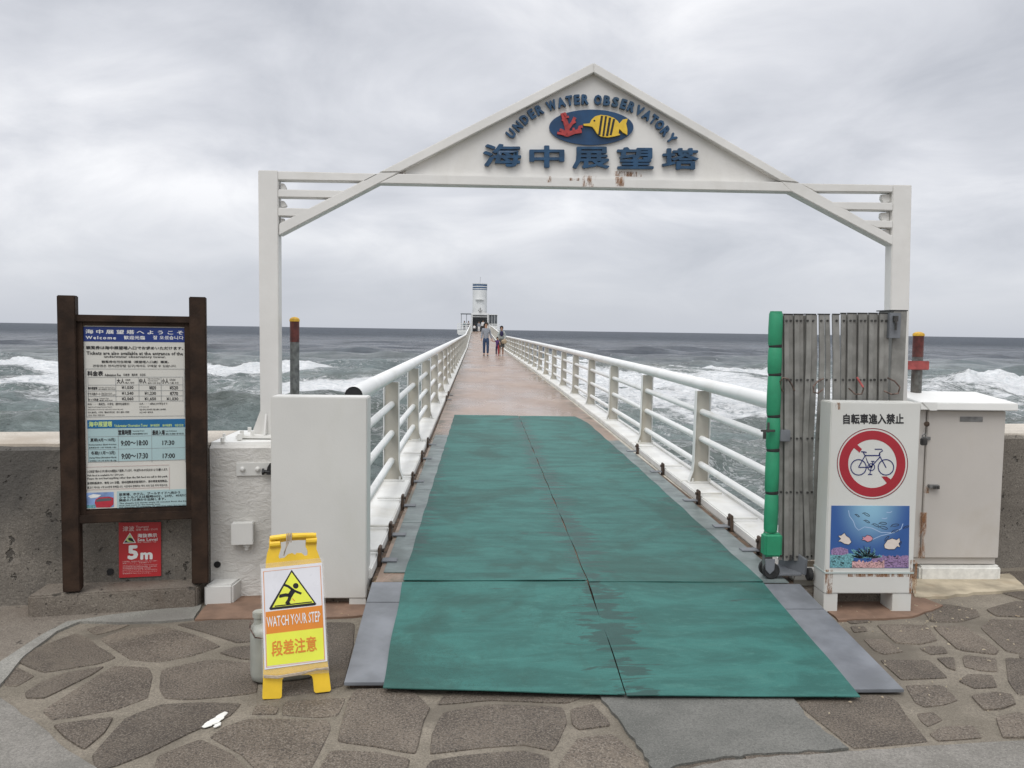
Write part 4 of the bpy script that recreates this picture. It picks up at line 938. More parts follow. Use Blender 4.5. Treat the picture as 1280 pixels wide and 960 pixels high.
for t in [('観覧券は海中展望塔入口でお求めいただけます。', 277, 985, 420, 446, .035), ('Tickets are also available at the entrance of the', 280, 982, 460, 486, .02), ('underwater observatory tower.', 408, 858, 490, 512, .02),
          ('観覧券也可在現場（展望塔入口處）購買。', 390, 880, 526, 546, .01), ('관람권은 현지(전망탑 입구)에서도 구매할 수 있습니다.', 326, 935, 556, 578, .0), ('料金表', 286, 402, 602, 640, .04), ('Admission Fee', 412, 530, 622, 642, .02),
          ('价格表', 548, 594, 622, 640, 0), ('價目表', 608, 652, 622, 640, 0), ('요금표', 668, 710, 622, 640, 0), ('大人', 500, 556, 658, 696, .02), ('Adult', 562, 600, 660, 674, 0), ('成人 성인', 562, 626, 682, 696, 0),
          ('中人', 664, 716, 658, 696, .02), ('High School/College', 726, 814, 656, 666, 0), ('University Student', 726, 800, 670, 680, 0), ('高中·大学 학생', 726, 816, 686, 697, 0), ('小人', 826, 878, 658, 696, .02), ('Child', 884, 926, 660, 674, 0), ('儿童 소인', 884, 948, 682, 696, 0),
          ('海中展望塔', 290, 360, 718, 740, .03), ('Underwater Observatory Tower', 366, 486, 718, 727, 0), ('海中展望塔 해중전망탑', 366, 490, 731, 740, 0), ('グラス底ボート', 290, 382, 760, 782, .01), ('Glass Bottom Boat', 388, 466, 760, 769, 0), ('玻璃底船 글라스보트', 388, 492, 773, 782, 0),
          ('セット料金', 292, 368, 801, 823, .02), ('Combination Ticket', 374, 442, 799, 808, 0), ('套票 세트요금', 374, 470, 813, 822, 0),
          ('¥1,030', 536, 622, 712, 738, .01), ('¥820', 736, 786, 712, 738, .01), ('¥520', 884, 946, 712, 738, .01), ('¥1,540', 536, 622, 754, 780, .01), ('¥1,230', 702, 786, 754, 780, .01), ('¥770', 886, 946, 754, 780, .01),
          ('¥2,060', 536, 622, 794, 820, .01), ('¥1,650', 702, 786, 794, 820, .01), ('¥1,030', 862, 948, 794, 820, .01),
          ('中人・・・高校生、大学生（要学生証提示）', 290, 592, 836, 854, 0), ('High School/College/University Student', 292, 466, 862, 872, 0), ('(Presentation of school ID required for student discount)', 292, 546, 880, 890, 0), ('中人 高中生、大学生（需出示学生证） 高中, 高校, 大學生', 292, 592, 898, 912, 0), ('고교생、대학생（학생증 제시）', 292, 412, 920, 932, 0),
          ('小人・・・4歳以上中学生まで', 664, 868, 834, 850, 0), ('4-15 years old', 664, 732, 860, 870, 0), ('儿童 4岁以上至中学生 兒童 4歲以上至中學生', 664, 858, 878, 890, 0), ('소인 4세～중학생', 664, 762, 898, 910, 0)]:
    zt(Z5, t[0], t[1], t[2], t[3], t[4], bt, t[5])
zt(Z6, '海中展望塔', 297, 468, 98, 138, lt, .03); zt(Z6, 'Underwater Observation Tower', 484, 726, 118, 140, lt, .01); zt(Z6, '海中展望塔', 744, 812, 117, 136, lt); zt(Z6, '海中展望塔', 832, 902, 117, 136, lt); zt(Z6, '해중전망탑', 922, 986, 117, 136, lt)
for t in [('営業時間', 512, 606, 158, 198, .04), ('Opening Hours', 614, 702, 162, 174, .01), ('营业时间 營業時間 영업시간', 614, 726, 182, 194, 0), ('最終入場', 758, 850, 160, 198, .04), ('Last Admission', 856, 936, 162, 172, .01), ('最后入场 最後入場 최종입장', 856, 988, 182, 194, 0),
          ('夏期(4月～10月)', 308, 490, 220, 250, .02), ('During Summer (April~October)', 298, 498, 262, 276, .01), ('夏季营业4月~10月 하계(4월~10월)', 298, 496, 284, 296, 0), ('9:00～18:00', 530, 728, 236, 276, .02), ('17:30', 832, 920, 236, 270, .02),
          ('冬期(11月～3月)', 314, 490, 314, 346, .02), ('During Winter (November~March)', 302, 498, 356, 372, .01), ('冬季营业11月~3月 동계(11월~3월)', 302, 498, 380, 392, 0), ('9:00～17:30', 534, 728, 330, 372, .02), ('17:00', 834, 924, 330, 366, .02),
          ('入口付近で魚のえさを1袋￥200(税別)にて販売しています。それ以外のものを与えないようお願いします。', 286, 872, 452, 476, .02), ('Fish feed is available for 200 yen.', 286, 552, 484, 502, .01), ('Please do not feed anything other than the fish feed we sell in this park.', 286, 872, 506, 526, .01),
          ('鱼饲料贩卖中，每包 200 日圆。除本园贩卖的鱼饲料外，请勿喂食其他物品。', 286, 872, 538, 558, .01), ('물고기 먹이는 1개 200엔에 판매합니다. 이곳에서 판매하는 먹이 외의 것은 주지 마십시오.', 286, 872, 570, 588, 0),
          ('駐車場、ホテル、プールサイドへ向かう', 518, 962, 618, 640, .02), ('シャトルバスは毎時00分、20分、40分に', 518, 1008, 640, 662, .02), ('隣接のバス停から出発します。', 518, 858, 662, 682, .02), ('The shuttle bus leaves every 20 minutes from the bus', 518, 1012, 688, 702, .01), ('stop just next to the beach seat.', 518, 818, 704, 716, .01), ('(00 minutes, 20 minutes, 40 minutes past the hour)', 518, 1000, 718, 728, .01)]:
    zt(Z6, t[0], t[1], t[2], t[3], t[4], bt, t[5])
wt.build('white_lettering', 'print_white', sheetp, kind='stuff'); bt.build('black_lettering', 'print_black', sheetp, kind='stuff'); lt.build('lime_lettering', 'print_lime', sheetp, kind='stuff')
gl = MB()
def zl(Z, x0, y0, x1, y1, w=2.2, mb=gl):      # ruled line
    (u0, v0), (u1, v1) = PO.uv(*Z(x0, y0)), PO.uv(*Z(x1, y1)); k = .0017*w/2.2
    if abs(u1-u0) > abs(v1-v0): v1 = v0; q = [(u0, v0-k/2), (u1, v0-k/2), (u1, v0+k/2), (u0, v0+k/2)]
    else: u1 = u0; q = [(u0-k/2, v0), (u0+k/2, v0), (u0+k/2, v1), (u0-k/2, v1)]
    mb.prism([PO.at(a_, c_, .0010) for a_, c_ in q], PO.n*.0004)
for y in (588, 648, 706, 748, 788, 826, 938): zl(Z5, 276 if y in (588, 938) else 290, y, 990 if y in (588, 938) else 980, y)
for x, y0, y1 in ((276, 588, 938), (990, 588, 938), (290, 648, 826), (492, 648, 826), (660, 648, 826), (822, 648, 826), (980, 648, 826)): zl(Z5, x, y0, x, y1)
for y in (210, 303, 395): zl(Z6, 290, y, 998, y)
for x in (290, 510, 753, 997): zl(Z6, x, 150, x, 395)
gl.build('ruled_line', 'print_grey', sheetp)
pk = MB()
for y in (430, 596): zl(Z6, 276, y, 882, y, 2.4, pk)
for x in (276, 882): zl(Z6, x, 430, x, 596, 2.4, pk)
pk.build('ruled_line', 'pink_line', sheetp)
PO.poly([Z6(*p) for p in [(340, 690), (346, 664), (372, 650), (440, 644), (476, 652), (477, 700), (452, 722), (352, 724)]], h=.0014, t=.0004).build('bus_print', 'bus_red', sheetp)
PO.poly([Z6(*p) for p in [(350, 668), (374, 660), (440, 654), (462, 660), (462, 672), (352, 682)]], h=.0018, t=.0004).build('bus_window', 'window_grey', sheetp)
PO.poly([Z6(*p) for p in [(278, 706), (345, 702), (345, 728), (278, 729)]], h=.0012, t=.0003).build('lawn_print', 'coral_teal', sheetp)
PO.poly([Z6(*p) for p in [(290, 640), (330, 626), (390, 632), (360, 650), (310, 656)]], h=.0012, t=.0003).build('cloud_print', 'print_white', sheetp)
# tsunami sea level sign on the wall
TS_ = Plane((-1.9, wallY(-1.9)-.004, 0), (1, .128, 0))
ts = thing('tsunami_sign', 'red tsunami sea level 5m sign on the wall under the price board', 'warning sign', tuple(TS_.pt(175, 722)))
def Z7(x, y): return (x/4, 600+y/4)
MB().prism([TS_.pt(*Z7(*p), -.002) for p in [(594, 213), (805, 210), (806, 479), (596, 489)]], TS_.n*.004).build('sign_plate', 'tsunami_red', ts)
w_, p_ = MB(), MB()
def t7(s, x0, x1, y0, y1, mb, bold=.0): quadtext(TS_, s, Z7(x0, y0), Z7(x1, y0-(x1-x0)*.03), Z7(x1, y1-(x1-x0)*.03), Z7(x0, y1), h=.0026, bold=bold, mb=mb)
t7('津波', 614, 672, 231, 257, p_, .01); t7('Tsunami', 680, 744, 229, 240, p_, 0); t7('海啸 / 海嘯 / 쓰나미', 680, 788, 243, 254, p_, 0); t7('海抜表示', 688, 786, 268, 288, w_, .03); t7('Sea Level', 688, 788, 291, 306, w_, .02); t7('海拔 / 海拔標示 / 해발', 688, 782, 308, 314, p_, 0)
t7('5', 638, 692, 326, 398, w_, .05); t7('m', 702, 764, 362, 398, w_, .05)
for k, y in enumerate((405, 413, 424, 432, 440, 448, 457, 465)): t7(['大津波警報・津波警報が発表された場合、直ちに高台へ', '避難してください。津波避難ビルへ', 'Tsunami warning: evacuate to higher ground now.', '发生海啸警报时请立即前往高处避难。勿靠近海边。', '發生海嘯警報時請立即前往高處避難。勿靠近海邊。', '쓰나미 경보 시 즉시 높은 곳으로 대피하십시오.', 'Do not approach the shore until the all clear.', '警報解除まで戻らないでください'][k], 614, 788 if k % 3 != 1 else 756, y, y+5.5, p_)
TS_.poly([Z7(*p) for p in [(650, 263), (681, 314), (615, 317)]], h=.0024, t=.0004).build('symbol_edge', 'print_white', ts)
TS_.poly([Z7(*p) for p in [(650, 270), (674, 311), (621, 313)]], h=.0028, t=.0004).build('symbol_field', 'black', ts)
TS_.poly([Z7(*p) for p in [(650, 271), (663, 292), (650, 286), (640, 292), (645, 302), (660, 306), (670, 309), (640, 309), (630, 300), (636, 292)]], h=.0032, t=.0004).build('symbol_wave', 'print_lime', ts)
w_.build('white_lettering', 'print_white', ts, kind='stuff'); p_.build('small_lettering', 'print_pink', ts, kind='stuff')
# plate, hook and junction box on the painted wall
WP = Plane((-1.2, wallY(-1.2), 0), (1, .128, 0))
def wbox(px0, px1, py0, py1, d, name, mat, par, bevel=.003, lab=None, h0=.004):
    (u0, v1), (u1, v0) = WP.uv(px0, py0), WP.uv(px1, py1); P = WP.at
    return MB().hexa([P(u0, v0, d), P(u1, v0, d), P(u1, v0, -h0), P(u0, v0, -h0)], [P(u0, v1, d), P(u1, v1, d), P(u1, v1, -h0), P(u0, v1, -h0)]).build(name, mat, par, bevel=bevel)
bpz = thing('latch_plate', 'white bolted steel latch plate with a black hook on the painted wall', 'latch plate', tuple(WP.pt(316, 593)))
wbox(295.5, 345, 578.5, 594, .010, 'plate', 'box_white', bpz, .002)
for x in (303.5, 322.5): MB().tube([WP.pt(x, 586, .008), WP.pt(x, 586, .020), WP.pt(x, 586, .026)], [.014, .013, .006], 10).build('bolt', 'box_white', bpz)
hk = MB(); hk.tube([WP.pt(328, 588.5, .03), WP.pt(338, 588.5, .03)], .010, 8); hk.tube([WP.pt(328.5, 588.5, .03), WP.pt(331, 588.5, .03)], .018, 8); hk.prism([WP.pt(x, y, .022) for x, y in [(334, 592), (341, 592), (341, 577), (338, 578), (335, 583)]], WP.n*.016); hk.build('hook', 'black', bpz)
jb = thing('junction_box', 'small square white junction box on the painted wall behind the yellow sign', 'junction box', tuple(WP.pt(304, 678)))
wbox(291, 317.5, 652, 677.5, .045, 'box_body', 'box_white', jb, .004); wbox(290.5, 318, 651.5, 678, .052, 'box_lid', 'box_white', jb, .003, h0=-.043)
MB().tube([WP.pt(309, 677, .02), WP.pt(309, 682, .02)], .018, 10).tube([WP.pt(309, 682, .02), WP.pt(309, 686, .02)], .011, 10).build('cable_gland', 'box_white', jb)
# tall white box beside the pier entrance
wc = thing('white_cabinet', 'tall blank white box on short feet left of the pier entrance', 'cabinet', (-.81, 4.39, 0))
y0 = 4.37; xa, xb = ony(338.5, 600, y0).x, ony(458.5, 600, y0).x
MB().box(xa, xb, y0, y0+.16, .038, 1.115).build('box_body', 'box_white', wc, bevel=.005)
for x0, x1 in ((xb-.092, xb-.003), (xa+.003, xa+.09)): MB().box(x0, x1, y0+.004, y0+.14, 0, .037).build('foot', 'box_white', wc, bevel=.002)
# pole on the wall
def pole(label, px0, px1, ptop, pmid, Y, z0, lab2=None):
    a_, c_ = ony(px0, ptop, Y), ony(px1, ptop, Y); x = (a_.x+c_.x)/2; r_ = (c_.x-a_.x)/2; zt_ = a_.z; zm = ony(px0, pmid, Y).z
    t = thing('marker_pole', label, 'pole', (x, Y, z0), 'grey marker poles with maroon tops')
    MB().tube([(x, Y, z0), (x, Y, zm)], r_, 20).build('pole_shaft', 'pole_grey', t)
    MB().tube([(x, Y, zm), (x, Y, zt_-.02)], r_*1.02, 20).build('painted_band', 'pole_maroon', t)
    MB().lathe((x, Y, zt_-.022), [(r_*1.12, 0), (r_*1.12, .008), (r_*1.0, .017), (r_*.6, .024), (r_*.1, .027)], 20).build('cap', 'cap_yellow', t)
    return t, x, r_
pole('grey pole with maroon top and yellow cap behind the tall blank white box', 362.5, 374, 397, 427.5, 4.85, .85)
pr_, prx, prr_ = pole('grey pole with maroon top and yellow cap held by a red bracket', 1142.2, 1154.6, 415.5, 446, 5.15, .85)
rb = thing('pole_bracket', 'faded red steel bracket gripping the pole beside the folding gate', 'bracket', (prx, 5.14, ony(1145, 456, 5.12).z))
zb0, zb1 = ony(1140, 462, 5.12).z, ony(1140, 451, 5.12).z; xl = ony(1131.5, 456, 5.1).x
MB().box(xl, prx+prr_+.018, 5.098, 5.118, zb0, zb1).build('strap', 'bracket_red', rb, bevel=.003)
MB().box(xl-.006, xl+.012, 5.10, 5.20, ony(1140, 478, 5.12).z, zb0-.001).build('arm', 'bracket_red', rb, bevel=.003)

# ---- yellow caution stand with milky canister behind it
Y0_, Y1_ = onz(328.5, 874), onz(413.5, 864.5)
yx = (Y1_-Y0_).normalized(); back = Vector((-yx.y, yx.x, 0)); lean = radians(11)
YPn = Plane(Y0_, yx, Vector((0, 0, cos(lean)))+back*sin(lean))
ys_ = thing('caution_stand', 'yellow folding floor sign reading WATCH YOUR STEP with slipping figure', 'caution sign', tuple((Y0_+Y1_)/2+back*.1))
def Y(x, y): return (300+x/3.692, 640+y/3.692)
outl = [(105, 864), (183, 861), (189, 858), (193, 850), (195, 775), (203, 762), (220, 756), (318, 751), (331, 757), (336, 768), (342, 828), (350, 835), (414, 828), (420, 820), (404, 690), (378, 235), (366, 205), (353, 170), (355, 125), (347, 98), (338, 96),
        (240, 98), (145, 110), (136, 116), (134, 165), (124, 195), (119, 235), (108, 720), (103, 855)]
hole = [(240, 132), (210, 136), (188, 140), (190, 165), (178, 205), (182, 215), (205, 212), (222, 196), (240, 190), (255, 198), (262, 190), (285, 190), (300, 203), (312, 200), (312, 180), (303, 160), (304, 130), (270, 130)]
key = outl[:22]+[(240, 132)]+hole[:0:-1]+[(239, 132), (239, 98.2)]+outl[22:]
def ymesh(pl, h, t, mb=None): return pl.poly([Y(*p) for p in key], h=h, t=t, mb=mb)
leaf = ymesh(YPn, 0, .022).build('front_leaf', 'sign_yellow', ys_, smooth=30)
# handle grip and hinge knuckles standing proud
gm = MB(); gm.tube([YPn.pt(*Y(140, 122), .004), YPn.pt(*Y(200, 114), .008), YPn.pt(*Y(300, 108), .008), YPn.pt(*Y(350, 108), .004)], .011, 10)
gm.tube([YPn.pt(*Y(137, 150), .002), YPn.pt(*Y(185, 146), .002)], .014, 10); gm.tube([YPn.pt(*Y(304, 132), .002), YPn.pt(*Y(354, 130), .002)], .014, 10); gm.build('handle_grip', 'sign_yellow', leaf)
apex = YPn.at(0, YPn.uv(*Y(240, 110))[1], -.011)
# rear leaf, mirrored about the hinge line
bl = MB(); q_ = MB(); YPn.poly([Y(*p) for p in outl[:15]+[(386, 340), (114, 340)]+outl[27:]], h=0, t=.022, mb=q_)
for p in q_.v:
    d = p-apex; b_ = d.dot(back); p2 = p-back*(2*b_)+back*0.026
    bl.v.append(p2)
bl.f = [f[::-1] for f in q_.f]; bl.build('rear_leaf', 'sign_yellow', ys_, smooth=30)
YQ = lambda pts, h, mat, nm, par=None, t=.0006: YPn.poly([Y(*p) for p in pts], h=h, t=t).build(nm, mat, par or poster)
poster = YPn.poly([Y(*p) for p in [(97, 262), (378, 233), (403, 688), (113, 727)]], h=.003, t=.002).build('poster', 'paper_white', ys_)
YPn.poly([Y(*p) for p in [(92, 240), (384, 210), (412, 742), (104, 764)]], h=.0016, t=.0008).build('clear_sleeve', 'clear_film', ys_)
fr = YPn.stroke([Y(*p) for p in [(108, 275), (370, 248), (391, 682), (123, 716)]], .9, h=.0036, closed=True); fr.build('orange_border', 'sign_orange', poster)
YQ([(118, 461), (378, 430), (383, 533), (121, 564)], .0036, 'sign_orange', 'orange_band'); YQ([(121, 564), (383, 533), (388, 679), (125, 711)], .0036, 'lemon', 'yellow_band')
YQ([(238, 266), (353, 424), (345, 430), (140, 452), (135, 444)], .0036, 'black', 'triangle_edge'); YQ([(238, 278), (341, 418), (149, 440)], .0042, 'lemon', 'triangle_field')
fg = MB(); YPn.poly([Y(*p) for p in ell(257, 340, 13, 13, 16)], h=.0048, mb=fg)
for pts, w in (([(250, 356), (238, 372), (228, 388)], 6.2), ([(205, 336), (222, 342), (243, 358)], 3.0), ([(246, 360), (262, 368), (283, 376)], 2.8), ([(232, 384), (210, 382), (182, 388)], 4.2), ([(232, 386), (226, 404), (214, 424)], 4.2), ([(183, 386), (185, 394)], 2.2), ([(160, 434), (332, 414)], 1.4)):
    YPn.stroke([Y(*p) for p in pts], w, h=.0048, mb=fg)
YPn.poly([Y(*p) for p in [(210, 428), (226, 410), (234, 424)]], h=.0048, mb=fg); fg.build('slipping_figure', 'black', poster)
YPn.stroke([Y(242, 398), Y(252, 410)], 1.0, h=.005).build('slip_mark', 'sign_orange', poster)
quadtext(YPn, 'WATCH YOUR STEP', Y(122, 484), Y(370, 455), Y(372, 505), Y(124, 532), h=.0046, bold=.012).build('white_lettering', 'print_white', poster, kind='stuff')
quadtext(YPn, '段差注意', Y(144, 595), Y(350, 570), Y(355, 640), Y(146, 668), h=.0046, bold=.02).build('orange_lettering', 'sign_orange', poster, kind='stuff')
ct = MB()
for dz, oy in ((0, 0), (3, 4), (-2, 8)): ct.tube([YPn.pt(*Y(110, 752+oy), .012), YPn.pt(*Y(170, 756+dz+oy), .014), YPn.pt(*Y(280, 738+oy), .014), YPn.pt(*Y(352, 722+dz), .014), YPn.pt(*Y(408, 716+oy), .010)], .0035, 6)
ct.build('tying_cord', 'rope_beige', ys_)
ct = MB()
for k in range(3): ct.tube([YPn.pt(*Y(216+k*7, 96), .020), YPn.pt(*Y(214+k*7, 130), .022), YPn.pt(*Y(212-k*4, 165+k*9), .012), YPn.pt(*Y(202, 200), .006)], .0022, 6)
ct.tube([YPn.pt(*Y(236, 96), .02), YPn.pt(*Y(234, 140), .021)], .003, 6); ct.build('wire_tie', 'rope_beige', ys_)
jug = thing('water_canister', 'milky plastic canister standing behind the yellow caution sign', 'canister', (-.735, 3.50, 0))
jc = Vector((-.797, 3.485, 0)); jx, jy = yx*.138, back*.085
prof = [(.86, .0), (.97, .012), (1, .035), (1, .185), (.97, .21), (.86, .23), (.6, .242), (.3, .248)]
jm = MB(); n = 28
for s_, z in prof:
    for k in range(n):
        a_ = 2*pi*k/n; ca, sa = cos(a_), sin(a_); ex = .45
        jm.v.append(jc+jx*s_*(abs(ca)**ex)*(1 if ca > 0 else -1)+jy*s_*(abs(sa)**ex)*(1 if sa > 0 else -1)+Vector((0, 0, z)))
for i in range(len(prof)-1):
    for k in range(n): jm.f.append((i*n+k, i*n+(k+1) % n, (i+1)*n+(k+1) % n, (i+1)*n+k))
jm.f.append(tuple(range(n-1, -1, -1))); jm.f.append(tuple((len(prof)-1)*n+k for k in range(n))); jm.build('body', 'clear_jug', jug, smooth=60)
nk = jc-jx*.70; MB().tube([nk+Vector((0, 0, .215)), nk+Vector((0, 0, .265))], .026, 16).build('neck', 'clear_jug', jug)
MB().tube([nk+Vector((0, 0, .258)), nk+Vector((0, 0, .284))], .031, 16).build('cap', 'clear_jug', jug, bevel=.003)
MB().tube([jc-jx*.98+Vector((0, 0, .24)), jc-jx*1.0-back*.03+Vector((0, 0, .225)), jc-jx*.85-back*.09+Vector((0, 0, .205)), jc-jx*.4-back*.10+Vector((0, 0, .195))], .003, 6).build('wire', 'wire_rust', jug)
MB().tube([jc-jx*.2+Vector((0, 0, .24)), jc-jx*.1+Vector((0, 0, .275)), jc+jx*.4+Vector((0, 0, .275)), jc+jx*.5+Vector((0, 0, .235))], .012, 10).build('handle', 'clear_jug', jug)
ps = MB()
for cx, cy, a_, c_ in ((262, 905, 9, 3.4), (270, 901, 11, 4), (277, 895, 7, 3.2), (272, 907, 5, 2)):
    ps.prism([Vector((*gp(x, y), .0005)) for x, y in [(p[0]+random.uniform(-1, 1), p[1]-(p[0]-cx)*.45) for p in ell(cx, cy, a_, c_, 14)]], (0, 0, .0022+.0004*len(ps.v)/28))
tag(ps.build('bird_dropping', 'chalk_white'), 'white splash of spilled paint on the paving in front of the yellow sign', 'paint splash')  # bird droppings, built as a thin white splat

# ================================================================== RIGHT SIDE
# ---- sign cabinet: no bicycles
SY = 4.26
SP = Plane((0, SY, 0), (1, 0, 0))
sg = thing('sign_cabinet', 'white box on feet with a no bicycles sign and an undersea picture', 'sign', (2.11, 4.33, 0))
xa, xb = SP.pt(1031.5, 700).x, SP.pt(1146, 620).x; zt_ = SP.pt(1090, 503).z; zb = SP.pt(1090, 742).z
MB().box(xa, xb, SY, SY+.14, zb, zt_).build('box_body', 'sign_white', sg, bevel=.005)
MB().box(xa-.002, xb+.002, SY-.004, SY+.142, SP.pt(1090, 716).z-.004, SP.pt(1090, 715).z).build('seam', 'sign_side', sg)
for x0, x1 in ((xa+.002, xa+.078), (xb-.105, xb-.002)): MB().box(x0, x1, SY+.004, SY+.136, 0, zb-.001).build('foot', 'sign_white', sg, bevel=.002)
def Z4(x, y): return (1020+x/6.857, 500+y/6.857)
quadtext(SP, '自転車進入禁止', Z4(232, 118), Z4(752, 116), Z4(752, 207), Z4(232, 207), h=.0012, bold=.034).build('black_lettering', 'print_black', sg, kind='stuff')
def ring(pl, cx, cy, r0, r1, n, Z, h, t=.0006):
    mb = MB()
    for k in range(n):
        a0, a1 = 2*pi*k/n, 2*pi*(k+1)/n
        pl.poly([Z(cx+r0*cos(a0), cy+r0*sin(a0)), Z(cx+r1*cos(a0), cy+r1*sin(a0)), Z(cx+r1*cos(a1), cy+r1*sin(a1)), Z(cx+r0*cos(a1), cy+r0*sin(a1))], h=h, t=t, mb=mb)
    return mb
SP.poly([Z4(*p) for p in ell(483, 545, 306, 307, 72)], h=.0008, t=.0006).build('round_sign', 'sign_white', sg)
ring(SP, 483, 545, 302, 305, 90, Z4, .0012).build('thin_ring', 'print_black', sg, label='thin black outline round the no bicycles sign')
ring(SP, 483, 545, 297, 301, 90, Z4, .0014).build('thin_ring', 'prohibit_red', sg, label='thin red line inside the black outline')
ring(SP, 482, 546, 207, 284, 90, Z4, .0016).build('prohibition_ring', 'prohibit_red', sg)
SP.poly([Z4(*p) for p in [(312, 400), (372, 450), (392, 420), (350, 380), (330, 360)]], h=.0020).build('slash_end', 'prohibit_red', sg)
SP.poly([Z4(*p) for p in [(560, 655), (606, 712), (640, 690), (636, 676), (604, 655)]], h=.0020).build('slash_end', 'prohibit_red', sg)
bk = MB()
k_ = 1/6.857
for cx in (363, 598): bk2 = ring(SP, cx, 576, 62, 70, 40, Z4, .0026); bk.add(bk2.v, bk2.f)
for pts, w in (([(363, 576), (420, 475), (440, 530), (466, 576), (363, 576)], 8), ([(420, 475), (540, 475)], 9), ([(466, 576), (545, 490)], 8), ([(545, 448), (545, 480), (600, 580)], 8), ([(420, 478), (402, 445)], 8), ([(386, 442), (412, 444), (432, 450)], 9),
               ([(502, 421), (560, 421), (570, 434), (545, 450), (540, 470)], 8), ([(470, 525), (500, 525)], 8), ([(486, 525), (480, 560), (466, 600), (460, 636)], 7), ([(444, 637), (480, 637)], 8), ([(466, 576), (470, 560)], 30)):
    SP.stroke([Z4(*p) for p in pts], w*k_, h=.0026, mb=bk)
bk2 = ring(SP, 472, 574, 26, 33, 24, Z4, .0026); bk.add(bk2.v, bk2.f)
bk.build('bicycle_symbol', 'bike_navy', sg)
def Z3(x, y): return (920+x/4.365, 560+y/4.365)
pic = SP.poly([Z3(*p) for p in [(520, 314), (946, 316), (941, 655), (511, 653)]], h=.0022, t=.002).build('undersea_picture', 'picture_blue', sg)
def bumpy(x0, x1, ytop, ybot, seed, amp):
    r_ = random.Random(seed); n = int((x1-x0)/7); t_ = [(x0+(x1-x0)*i/n, ytop+r_.uniform(-amp, amp)) for i in range(n+1)]
    return t_+[(x1, ybot), (x0, ybot)]
def P3(pts, h, mat, nm): return SP.poly([Z3(*p) for p in pts], h=h, t=.0003).build(nm, mat, pic)
P3([(513, 580), (545, 572), (600, 566), (640, 585), (640, 652), (512, 652)], .0026, 'coral_teal', 'coral_print')
P3(bumpy(740, 941, 588, 652, 1, 5), .0027, 'coral_violet', 'coral_print'); P3([(516, 560), (530, 545), (570, 540), (610, 552), (612, 575), (580, 584), (520, 582)], .0029, 'coral_violet', 'coral_print')
P3(bumpy(632, 808, 618, 653, 3, 9), .0033, 'coral_rose', 'coral_print')
tm = MB(); r_ = random.Random(5)
for k in range(46):
    a_ = pi*(.04+.92*k/45); cx, cy = 708+r_.uniform(-20, 20), 602; l = r_.uniform(38, 78)
    SP.stroke([Z3(cx+cos(a_)*18, cy-sin(a_)*10), Z3(cx+cos(a_)*l*.9, cy-sin(a_)*l*.62), Z3(cx+cos(a_+.2)*l*1.1, cy-sin(a_)*l*.85)], 1.1, h=.0030, t=.0003, mb=tm)
tm.build('coral_branches', 'coral_teal', pic, kind='stuff')
dk = MB()
for k in range(70):
    x, y = r_.uniform(515, 935), r_.uniform(585, 650)
    if 640 < x < 800 and y < 622 and r_.random() < .6: continue
    SP.stroke([Z3(x, y), Z3(x+r_.uniform(4, 10), y+r_.uniform(-5, 5)), Z3(x+r_.uniform(8, 16), y+r_.uniform(-3, 3))], .55, h=.0036, t=.0003, mb=dk)
for k in range(30):
    a_ = pi*r_.random(); l = r_.uniform(40, 80); SP.stroke([Z3(708+cos(a_)*l*.5, 600-sin(a_)*l*.4), Z3(708+cos(a_)*l, 600-sin(a_)*l*.85)], .5, h=.0036, t=.0003, mb=dk)
dk.build('ink_strokes', 'black', pic, kind='stuff')
for pts, mat in (([(556, 478), (572, 476), (590, 462), (600, 478), (618, 490), (628, 512), (614, 526), (590, 522), (570, 510), (556, 508), (570, 494)], 'fish_cream'), ([(688, 482), (700, 486), (714, 474), (732, 478), (746, 492), (736, 506), (716, 512), (700, 502), (684, 500), (692, 492)], 'fish_pink'),
                 ([(806, 528), (824, 502), (850, 492), (874, 500), (890, 490), (894, 510), (886, 520), (894, 540), (878, 536), (862, 552), (830, 552), (810, 546)], 'fish_cream')):
    f_ = P3(pts, .0036, mat, 'fish_print'); SP.stroke([Z3(*p) for p in pts], .55, h=.0040, t=.0003, closed=True).build('fish_outline', 'black', f_)
ink = MB()
for x, y, s_, a_ in ((662, 368, 12, .6), (712, 362, 18, .5), (715, 400, 15, .5), (762, 420, 17, .4), (802, 410, 19, .1), (805, 434, 22, .3), (868, 420, 20, -.1), (868, 452, 18, -.2), (928, 430, 15, -.3), (822, 492, 16, -.8), (895, 520, 12, -1)):
    e_ = [(x+s_*cos(t)*cos(a_)-s_*.3*sin(t)*sin(a_), y+s_*cos(t)*sin(a_)+s_*.3*sin(t)*cos(a_)) for t in [2*pi*k/12 for k in range(12)]]
    SP.stroke([Z3(*p) for p in e_], .6, h=.0028, t=.0003, mb=ink, closed=True); SP.stroke([Z3(x-s_*cos(a_), y-s_*sin(a_)), Z3(x-s_*1.4*cos(a_-.3), y-s_*1.4*sin(a_-.3))], .6, h=.0028, t=.0003, mb=ink)
ink.build('small_fish', 'print_black', pic, kind='stuff')
for pts in ([(613, 340), (618, 370), (640, 400), (650, 430), (668, 448), (700, 430), (740, 436), (790, 460), (860, 462), (900, 440), (910, 412)], [(740, 500), (790, 478), (850, 464)], [(820, 350), (838, 352), (850, 346)], [(795, 382), (812, 386), (824, 380)]):
    SP.stroke([Z3(*p) for p in pts], .9, h=.0024, t=.0002).build('light_line', 'wave_line', pic)
